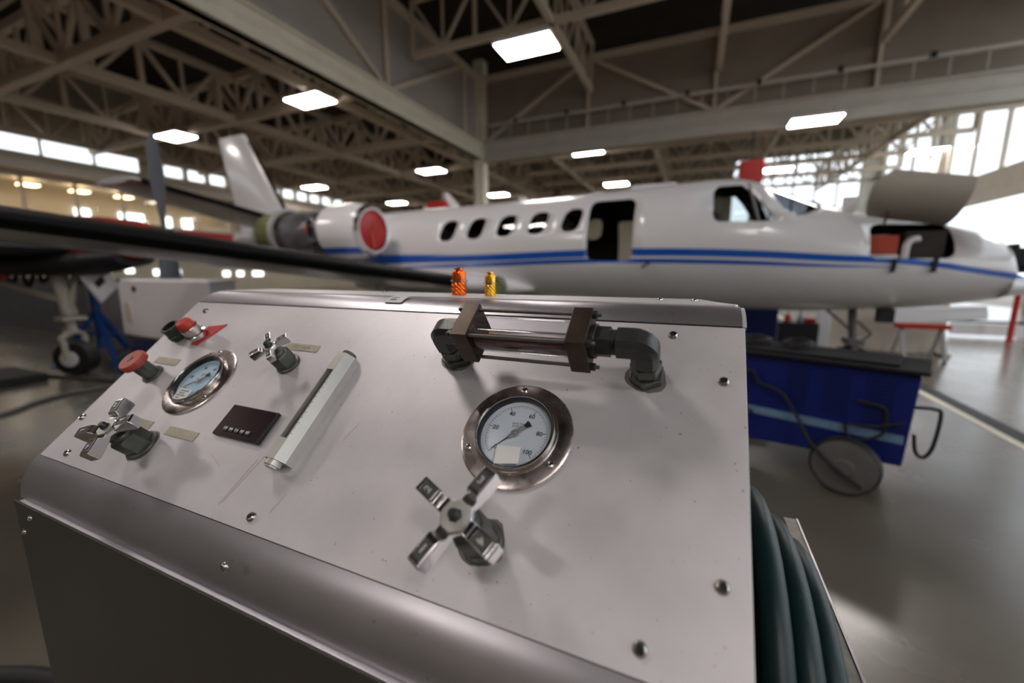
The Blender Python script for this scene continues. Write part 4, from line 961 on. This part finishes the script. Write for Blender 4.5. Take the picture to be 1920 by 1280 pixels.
# ---- roof trusses (each its own piece of the building)
def truss(p0, p1, zb, zt_, step, phase=0., w=.12, mat_='truss'):
    p0 = Vector(p0); p1 = Vector(p1); d = (p1 - p0).normalized(); L_ = (p1 - p0).length; up = Vector((0, 0, 1)); m = MB()
    m.bar(p0 + up * zb, p1 + up * zb, w * 1.25, w * 1.5); m.bar(p0 + up * zt_, p1 + up * zt_, w * 1.1, w * 1.2)
    n = max(1, round(L_ / step)); st = L_ / n
    for i in range(n + 1):
        s = i * st; m.bar(p0 + d * s + up * zb, p0 + d * s + up * zt_, w * .75)
        if i < n:
            mid = s + st / 2
            m.bar(p0 + d * s + up * zt_, p0 + d * mid + up * zb, w * .65); m.bar(p0 + d * mid + up * zb, p0 + d * (s + st) + up * zt_, w * .65)
            m.bar(p0 + d * mid + up * zb, p0 + d * mid + up * zt_, w * .5)
    return struct(m.build('roof_truss', mat_, None, smooth=0))
YL = [1.9, 7.4, 12.9, 18.4, 23.9, 29.4, 34.9, 40.0]
XLn = [-29.8, -24.3, -18.7, -13.1]
for y in YL: truss((WX, y, 0), (GX - .4, y, 0), 7.95, 9.6, 2.75, w=.22)
for x in XLn: truss((x, -4, 0), (x, 42, 0), 7.95, 9.6, 2.75, w=.20)
for y in (24.2, 27.5, 31, 35, 39): truss((GX + .4, y, 0), (RX, y, 0), 7.95, 9.7, 2.8, w=.16)
for x in (-8, -2.4, 3.2, 8.6): truss((x, GY + .6, 0), (x, 42, 0), 7.95, 9.7, 2.8, w=.16)
for y in (3.5, 9.3, 15.1): truss((GX + .3, y, 0), (RX, y, 0), 9.95, 11.9, 2.8, w=.16)
for x in (-5.1, .4, 5.9): truss((x, -4, 0), (x, GY - .3, 0), 9.95, 11.9, 2.9, w=.16)
# braces hanging at trusses' crossings and ducts
for x, y in ((-18.7, 29.4), (-13.1, 34.9), (-24.3, 34.9), (3.2, 31)):
    m = MB(); m.b2((x - .2, y - .2, 0), (x + .2, y + .2, 8)); struct(m.build('column', 'truss', None, smooth=0))

# ---- visible ceiling lights near a grid, plus unseen ones added for light
def lamp_root():
    t = thing('ceiling_light', '', 'light', (0, 0, 0), 'hangar ceiling lights')
    m = MB(); m.prism([(-.85, -.50), (.85, -.50), (.85, .50), (-.85, .50)], .0, .10, lambda x, y, z: (x, y, z)); m.build('light_housing', 'white', t, bevel=.01)
    m = MB(); m.b2((-.80, -.45, -.03), (.80, .45, -.001)); m.build('diffuser', 'lamp', t, smooth=0)
    m = MB(); m.cyl((-.6, 0, .1), (-.6, 0, .45), .012, 6); m.cyl((.6, 0, .1), (.6, 0, .45), .012, 6); m.build('suspension', 'grey', t)
    return t
def copy_tree(o, parent=None):
    c = o.copy(); COL.objects.link(c)
    if parent is not None: c.parent = parent
    for ch in list(o.children): copy_tree(ch, c)
    return c
LG = {(-4.80, 12.05): 'largest glowing ceiling light, above the middle of the jet', (-13.6, 12.3): 'glowing ceiling light left of the great girder, above the tail fin side', (-23.0, 12.8): 'glowing ceiling light right of the propeller blade tip',
      (3.85, 20.3): 'slim ceiling light hanging in front of the right girder, above the cockpit', (-5.7, 23.1): 'ceiling light under the right girder, near the column', (-15.8, 23.35): 'ceiling light left of the column, above the engine',
      (-27.0, 24.2): 'ceiling light seen above the jet engine, beside the fin', (-5.7, 32.2): 'ceiling light low over the jet cabin door', (4.35, 31.8): 'ceiling light close to the red hoist box', (11.0, 30.2): 'ceiling light above the raised nose lid', (-15.5, 32.6): 'farthest ceiling light left of the column',
      (-26, 32.6): 'farthest ceiling light over the left clerestory windows'}
lamp0 = lamp_root(); first = True
behind = [(-4.95, 1.6), (4.3, -4.0), (4.3, 12.6), (-14.3, -1.8), (-4.95, -8), (4.3, -9), (-23.7, -1.8), (10.4, 12.6)]  # unseen lights, placed for how they light the console and floor
for (x, y), lb in list(LG.items()) + [(p, None) for p in behind]:
    o = lamp0 if first else copy_tree(lamp0); first = False
    z = 7.15 if (x, y) == (3.85, 20.3) else 7.74; o.location = (x, y, z); o['_w'] = (x, y, z)
    if lb: o['label'] = lb
    else: o['label'] = 'unseen ceiling light added to light the steel console and open floor'; o['group'] = 'ceiling lights outside the view'

# ================================================================== RED HOIST BOX, NOSE-SIDE OBJECTS
t = thing('hoist_box', 'red box hanging below the girder above the cockpit', 'hoist', (1.83, 20.6, 5.1))
m = MB(); m.b2((1.42, 20.3, 5.10), (2.32, 20.9, 5.92)); m.build('box', 'red', t, bevel=.03)
m = MB(); m.bar((1.87, 20.6, 5.9), (1.87, 20.9, GZ - .2), .04); m.build('hanger', 'darkgrey', t)
o = MB(); o.b2((-5.5, 7.9, 1.45 + 1.10), (-5.0, 8.3, 1.45 + 1.50)); o.b2((-5.3, 8.05, 0), (-5.2, 8.15, 2.6))
tag(o.build('red_cabinet', 'red', None, bevel=.02, loc=(-5.25, 8.1, 0)), 'small red cabinet on a post showing above the jet cabin roof', 'cabinet')
# tall navy cabinet, toolbox and small things beyond the cart
m = MB(); m.b2((.75, 6.9 + .5, 0), (1.22, 7.9, 1.0)); tag(m.build('navy_cabinet', 'bluedark', None, bevel=.01, loc=(1, 7.6, 0)), 'dark navy cabinet standing under the jet belly, behind the blue cart', 'cabinet')
t = thing('tool_trolley', 'black tool trolley with bottles on it under the jet, behind the blue cart', 'trolley', (1.7, 8.2, 0))
m = MB(); m.b2((1.35, 8.0, .1), (1.9, 8.5, .62)); m.build('trolley_body', 'darkgrey', t, bevel=.01)
for x in (1.42, 1.83):
    m = MB(); m.cyl((x - .02, 8.25, .05), (x + .02, 8.25, .05), .05, 14); m.build('caster', 'rubber', t)
m = MB(); m.lathe([(.055, 0), (.055, .09), (.02, .13), (.02, .15), (.001, .15)], (1.48, 8.12, .62), n=16); tag(m.build('bottle', 'redorange', None, loc=(1.48, 8.12, .62)), 'orange bottle on the black tool trolley', 'bottle')
m = MB(); m.lathe([(.05, 0), (.05, .07), (.015, .16), (.015, .2), (.001, .2)], (1.66, 8.12, .62), n=16); tag(m.build('bottle', 'greyunder', None, loc=(1.66, 8.12, .62)), 'grey bottle with a thin neck on the black tool trolley', 'bottle')
m = MB(); m.b2((1.72, 8.05, .62), (1.86, 8.2, .70)); tag(m.build('small_box', 'red', None, loc=(1.79, 8.1, .62), bevel=.005), 'small red box on the black tool trolley', 'box')
m = MB(); m.b2((2.02, 8.6, 0), (2.20, 8.75, 1.0)); tag(m.build('white_locker', 'white', None, loc=(2.1, 8.7, 0), bevel=.01), 'narrow white locker standing behind the jet nose gear', 'locker')
m = MB(); m.b2((2.45, 9.6, 0), (4.1, 9.7, 1.0)); m.b2((2.45, 9.3, 0), (2.55, 9.9, .05)); m.b2((4.0, 9.3, 0), (4.1, 9.9, .05)); tag(m.build('partition_screen', 'beige', None, loc=(3.2, 9.6, 0)), 'pale partition screen behind the jet nose wheel', 'screen')
# spare wing panel on a trestle
t = thing('stored_wing_panel', 'white detached wing panel lying on a trestle below the jet nose', 'wing panel', (3.6, 9.0, .42))
m = MB(); secs = []
for x, c, z in ((2.95, .55, .725), (3.6, .5, .745), (4.30, .40, .80)):
    secs.append([Vector((x, 9.0 + c * b * .9 + .10 * (.5 - a), z + c * (.5 - a) * .52)) for a, b in airfoil(12, .16)])
m.loft(secs); m.build('panel_skin', 'white', t, smooth=50)
t = thing('trestle', 'red and grey trestle carrying the white wing panel', 'trestle', (3.7, 9.1, 0))
m = MB(); m.b2((3.22, 8.95, .50), (3.90, 9.15, .58)); m.build('trestle_beam', 'red', t, bevel=.01)
for x in (3.30, 3.82):
    m = MB(); m.bar((x, 9.05, .5), (x, 8.80, 0), .05); m.build('leg', 'greyunder', t); m = MB(); m.bar((x, 9.05, .5), (x, 9.30, 0), .05); m.build('leg', 'greyunder', t)
# guard barrier with pale boards and the red post
t = thing('guard_barrier', 'long low guard barrier with pale boards crossing the bright floor at the right', 'barrier', (7, 12.5, 0))
m = MB(); m.bar((3.8, 12.5, .34), (11.2, 12.5, .34), .06, .05); m.bar((3.8, 12.5, .98), (11.2, 12.5, .98), .05, .05); m.build('rail', 'darkgrey', t)
for i in range(6):
    m = MB(); m.bar((3.9 + i * 1.4, 12.5, 0), (3.9 + i * 1.4, 12.5, 1.0), .05); m.build('post', 'darkgrey', t)
for i in range(5):
    m = MB(); m.b2((4.0 + i * 1.4, 12.48, .05), (5.2 + i * 1.4, 12.51, .30)); m.build('board', 'white', t)
m = MB(); m.lathe([(.055, 0), (.055, .03), (.05, .05), (.05, .98), (.02, 1.02), (.001, 1.02)], (6.15, 12.0, 0), n=16); tag(m.build('red_bollard', 'red', None, loc=(6.15, 12.0, 0)), 'slim red post standing on the bright floor at the far right', 'post')
for i, (x, y, c_, lb) in enumerate(((14.5, 17., 'redorange', 'orange service vehicle parked outside the hangar door'), (17., 27., 'girder', 'tan service van parked farther outside the hangar door'))):
    t = thing('service_vehicle', lb, 'vehicle', (x, y, 0)); m = MB(); m.prism([(-2, .35), (-2, .9), (-1.5, 1.0), (-1.0, 1.55), (1.9, 1.55), (2, .9), (2, .35)], x - .8, x + .8, lambda a, z, b: (b, y + a, z)); m.build('body', c_, t, bevel=.05)
    for a in (-1.3, 1.3):
        m = MB(); m.cyl((x - .85, y + a, .3), (x + .85, y + a, .3), .3, 20); m.build('axle_wheels', 'rubber', t)

# ================================================================== TURBOPROP AT THE LEFT
tp_ = thing('turboprop_aircraft', 'red propeller aircraft half hidden behind the black-edged wing at the left', 'aircraft', (-8.3, 2.8, 0))
def ell(x, y, z, rx, rz, n=28, dy=Vector((0, 0, 0))): return None
ax = Vector((-.97, -.25, 0)).normalized(); side = Vector((-ax.y, ax.x, 0))      # ax points aft, minus side points to the fuselage
hb = Vector((-6.30, 3.23, 1.88))
def tsec(lat, s, w, zt0, zb0, n=32):
    c = Vector((hb.x, hb.y, 0)) + ax * s + side * lat; return [c + side * (w * math.cos(2 * PI * i / n)) + Vector((0, 0, (zt0 + zb0) / 2 + (zt0 - zb0) / 2 * math.sin(2 * PI * i / n))) for i in range(n)]
m = MB(); m.loft([tsec(2.6, *q) for q in ((.0, .04, 1.75, 1.68), (.2, .30, 1.95, 1.45), (.5, .48, 2.10, 1.25), (1.4, .62, 2.24, 1.12), (3, .66, 2.28, 1.05), (6, .66, 2.28, 1.05), (9, .4, 2.25, 1.4), (10.5, .1, 2.2, 1.9))])
m.build('fuselage', 'redorange', tp_, smooth=60)
nc = MB(); nc.loft([tsec(0, *q) for q in ((.12, .15, 2.03, 1.73), (.4, .24, 2.10, 1.60), (1.0, .32, 2.16, 1.50), (2.0, .34, 2.22, 1.44), (3.4, .32, 2.22, 1.44), (4.6, .12, 2.0, 1.7))]); nc = nc.build('propeller_nacelle', 'darkred', tp_, smooth=60)
m = MB(); m.loft([tsec(0, *q) for q in ((.5, .27, 1.75, 1.52), (1.2, .42, 1.72, 1.40), (3.2, .44, 1.72, 1.38), (4.0, .2, 1.7, 1.5))]); m.build('gear_bay', 'darkgrey', nc, smooth=60)
gp = Vector((-7.98, 2.80, 0))
m = MB(); m.cyl(gp + Vector((-.06, .10, .24)), gp + Vector((.06, -.10, .24)), .235, 28); w_ = m.build('main_wheel', 'rubber', tp_, bevel=.03)
m = MB(); m.cyl(gp + Vector((-.075, .125, .24)), gp + Vector((.075, -.125, .24)), .11, 24); m.build('wheel_hub', 'white', w_, bevel=.01)
m = MB(); G = gp + Vector((.08, -.14, 0)); G2 = gp + Vector((-.08, .14, 0))
for q in (G, G2): m.tube(catmull([q + Vector((0, 0, .24)), q + Vector((0, 0, .45)), q + Vector((-.02, 0, .55)), gp + Vector((0, 0, .62))]), .035, 10)
m.cyl(gp + Vector((0, 0, .58)), gp + Vector((-.12, -.02, 1.5)), .055, 14); m.cyl(gp + Vector((0, 0, .85)), gp + Vector((-.10, -.02, 1.5)), .085, 14)
m.box(gp + Vector((0, 0, .80)), (.26, .26, .05)); m.tube([gp + Vector((-.14, 0, .70)), gp + Vector((-.22, -.02, .62)), gp + Vector((-.15, 0, .55))], .02, 8)
m.build('gear_leg', 'beige', tp_, bevel=.006)
m = MB(); m.bar(gp + Vector((-.08, 0, 1.05)), gp + Vector((-1.3, -.5, 1.42)), .07); m.bar(gp + Vector((.05, 0, .9)), gp + Vector((.15, .1, 1.45)), .05); m.build('drag_brace', 'beige', tp_)
m = MB(); gd_ = gp + Vector((.35, .25, 1.30)); m.box(gd_, (.03, .42, .42), Matrix.Rotation(.5, 3, 'Z') @ Matrix.Rotation(.6, 3, 'X')); gdr = lab(m.build('gear_door', 'white', tp_, bevel=.006), 'white square gear door hanging open')
m = MB(); m.box(gd_ + Vector((.02, -.03, 0)), (.03, .16, .10), Matrix.Rotation(.5, 3, 'Z') @ Matrix.Rotation(.6, 3, 'X')); m.build('door_opening', 'dark', gdr)
m = MB()
for k_ in range(7): m.tube(catmull([gp + Vector((-1.2 + .22 * k_, -.35 + .1 * k_, 1.45)), gp + Vector((-1.1 + .22 * k_, -.3 + .08 * k_, 1.30 - .03 * (k_ % 3))), gp + Vector((-.95 + .22 * k_, -.3 + .1 * k_, 1.44))]), .025, 8)
m.build('bay_hoses', 'darkgrey', tp_)
m = MB(); m.bar(gp + Vector((-1.6, -.7, 1.40)), gp + Vector((-.75, -.35, 1.36)), .04); m.box(gp + Vector((-.7, -.35, 1.37)), (.12, .05, .09)); m.build('gear_pin', 'redorange', tp_)
# propeller
m = MB(); m.lathe([(.001, -.22), (.06, -.19), (.12, -.08), (.15, .06), (.15, .15)], hb, axis=ax, n=24); sp = m.build('spinner', 'leadmetal', nc)
for q in range(2):
    a = PI / 2 + PI * q; rd = Vector((0, 0, math.sin(a))) + side * math.cos(a); tg = ax.cross(rd); secs = []
    for r, c_, tw, th in ((.10, .12, .9, .05), (.30, .20, .5, .035), (.6, .27, .3, .026), (.9, .25, .2, .018), (1.12, .17, .15, .012), (1.27, .05, .1, .008)):
        cd_ = tg * math.cos(tw) + ax * math.sin(tw); nd_ = rd.cross(cd_)
        secs.append([hb + rd * r + cd_ * (c_ / 2 * math.cos(2 * PI * i / 14)) + nd_ * (th / 2 * math.sin(2 * PI * i / 14)) for i in range(14)])
    m = MB(); m.loft(secs); m.build('propeller_blade', 'propblack', nc, smooth=60)
m = MB(); m.loft([[hb + ax * (1.1 + c * x) + side * yy + Vector((0, 0, -.15 + c * y_)) for x, y_ in airfoil(12, .14)] for yy, c in ((-1.2, 1.4), (2.4, 1.7))]); m.build('wing_stub', 'darkgrey', tp_, smooth=50)
# blue tripod jack
t = thing('tripod_jack', 'blue tripod jack standing behind the white landing gear leg', 'jack', (-8.55, 3.30, 0))
jp = Vector((-8.55, 3.30, 0))
m = MB(); m.cyl(jp + Vector((0, 0, .25)), jp + Vector((0, 0, 1.2)), .055, 16); m.cyl(jp + Vector((0, 0, 1.2)), jp + Vector((0, 0, 1.40)), .03, 12); m.build('column', 'jackblue', t)
for q in range(3):
    a = 2 * PI * q / 3 + 4.07; f_ = jp + Vector((math.cos(a) * .52, math.sin(a) * .52, .03)); m = MB(); m.bar(jp + Vector((0, 0, .85)), f_, .06, .06); m.box(f_ - Vector((0, 0, .015)), (.14, .14, .03)); m.build('leg', 'jackblue', t)
m = MB(); m.bar(jp + Vector((-.3, -.1, .5)), jp + Vector((.4, .1, .46)), .05); m.build('brace', 'jackblue', t)
m = MB(); m.cyl(jp + Vector((.05, -.1, 1.42)), jp + Vector((.05, -.1, 1.50)), .05, 12); m.build('jack_head', 'green', t)
# white cowling box on a blue trolley, drum, dark curtain
t = thing('blue_trolley', 'blue trolley on small wheels carrying the white cowling box', 'trolley', (-6.0, 3.15, 0))
m = MB(); m.b2((-6.40, 2.78, .10), (-5.1, 3.02, .62)); m.build('trolley_body', 'blue', t, bevel=.01)
for x in (-6.3, -5.2):
    for y in (2.83, 2.97):
        m = MB(); m.cyl((x - .02, y, .05), (x + .02, y, .05), .05, 12); m.build('caster', 'rubber', t)
t = thing('cowling_box', 'white box-shaped cowling with a round black latch on the blue trolley', 'cowling', (-5.7, 3.3, .62))
m = MB(); m.prism([(-6.52, .66), (-6.49, 1.30), (-6.42, 1.36), (-4.7, 1.36), (-4.7, .62)], 2.74, 3.04, lambda x, z, y: (x, y, z)); m.build('cowling_shell', 'white', t, bevel=.03)
m = MB(); m.cyl((-6.12, 2.73, 1.24), (-6.12, 2.75, 1.24), .036, 20); m.build('latch', 'dark', t)
m = MB(); m.b2((-6.38, 2.732, .84), (-6.24, 2.745, 1.08)); m.build('access_plate', 'beige', t, bevel=.01)
m = MB(); m.cyl((-10.1, 4.15, 0), (-10.1, 4.15, 1.15), .32, 28); m.lathe([(.32, .5), (.335, .51), (.32, .52)], (-10.1, 4.15, 0), n=28); tag(m.build('drum', 'grey', None, loc=(-10.1, 4.15, 0), bevel=.01), 'dark grey drum behind the blue tripod jack', 'drum')
m = MB(); m.cyl((-6.56, 2.9, .25), (-6.44, 2.9, .27), .25, 28); tag(m.build('spare_wheel', 'rubber', None, loc=(-6.5, 2.9, 0), bevel=.03), 'black wheel leaning on the blue trolley', 'wheel')
m = MB(); m.b2((-20.0, 4.6, 0), (-7.6, 4.7, 1.30)); m.b2((-20, 4.4, 0), (-19.9, 4.9, .05)); m.b2((-7.7, 4.4, 0), (-7.6, 4.9, .05)); tag(m.build('dark_screen', 'curtain', None, loc=(-10.5, 4.6, 0)), 'long dark screen standing behind the white landing gear leg', 'screen')
m = MB(); m.b2((-8.9, 1.75, 0), (-7.9, 2.45, .10)); tag(m.build('black_ramp', 'rubber', None, loc=(-8.3, 2.1, 0), bevel=.01), 'low black rubber ramp on the floor at the left edge', 'ramp')
# hoses on the floor
m = MB(); m.tube(catmull([(-6.9, .9, .02), (-6.35, 1.50, .02), (-6.62, 1.95, .02), (-6.72, 2.30, .02), (-6.5, 2.75, .02), (-5.6, 3.0, .02), (-4.3, 2.6, .02)]), .020, 10); tag(m.build('floor_hose', 'grey', None, loc=(-6.5, 2, 0)), 'thin grey hose curving across the floor left of the console', 'hose')
m = MB(); m.tube(catmull([(-2.6, .15, .03), (-2.2, .40, .03), (-1.9, .50, .03), (-1.5, .55, .03), (-1.1, .52, .03)]), .03, 12); tag(m.build('floor_hose', 'rubber', None, loc=(-1.9, .4, 0)), 'thick black hose on the floor at the bottom left corner', 'hose')
m = MB(); m.tube(catmull([(-9.5, 2.35, .02), (-8.0, 2.55, .02), (-6.8, 2.75, .02), (-5.2, 2.8, .02)]), .022, 8); tag(m.build('floor_hose', 'rubber', None, loc=(-8, 2.5, 0)), 'black cable lying on the floor beside the black ramp', 'cable')

# ================================================================== LIGHT
w = bpy.data.worlds.new('world'); sc.world = w; w.use_nodes = True; nt = w.node_tree
bg = nt.nodes['Background']; bg.inputs['Color'].default_value = (.90, .95, 1., 1); bg.inputs['Strength'].default_value = 2.0
sc.view_settings.view_transform = 'Standard'; sc.view_settings.look = 'None'; sc.view_settings.gamma = 1; sc.view_settings.use_curve_mapping = False
sc.view_settings.exposure = 0.12
sc.cycles.max_bounces = 8; sc.cycles.diffuse_bounces = 4; sc.cycles.glossy_bounces = 4; sc.cycles.transparent_max_bounces = 12
sc.cycles.sample_clamp_indirect = 8; sc.cycles.caustics_reflective = False; sc.cycles.caustics_refractive = False
for o in list(bpy.data.objects):
    if '_w' in o: del o['_w']
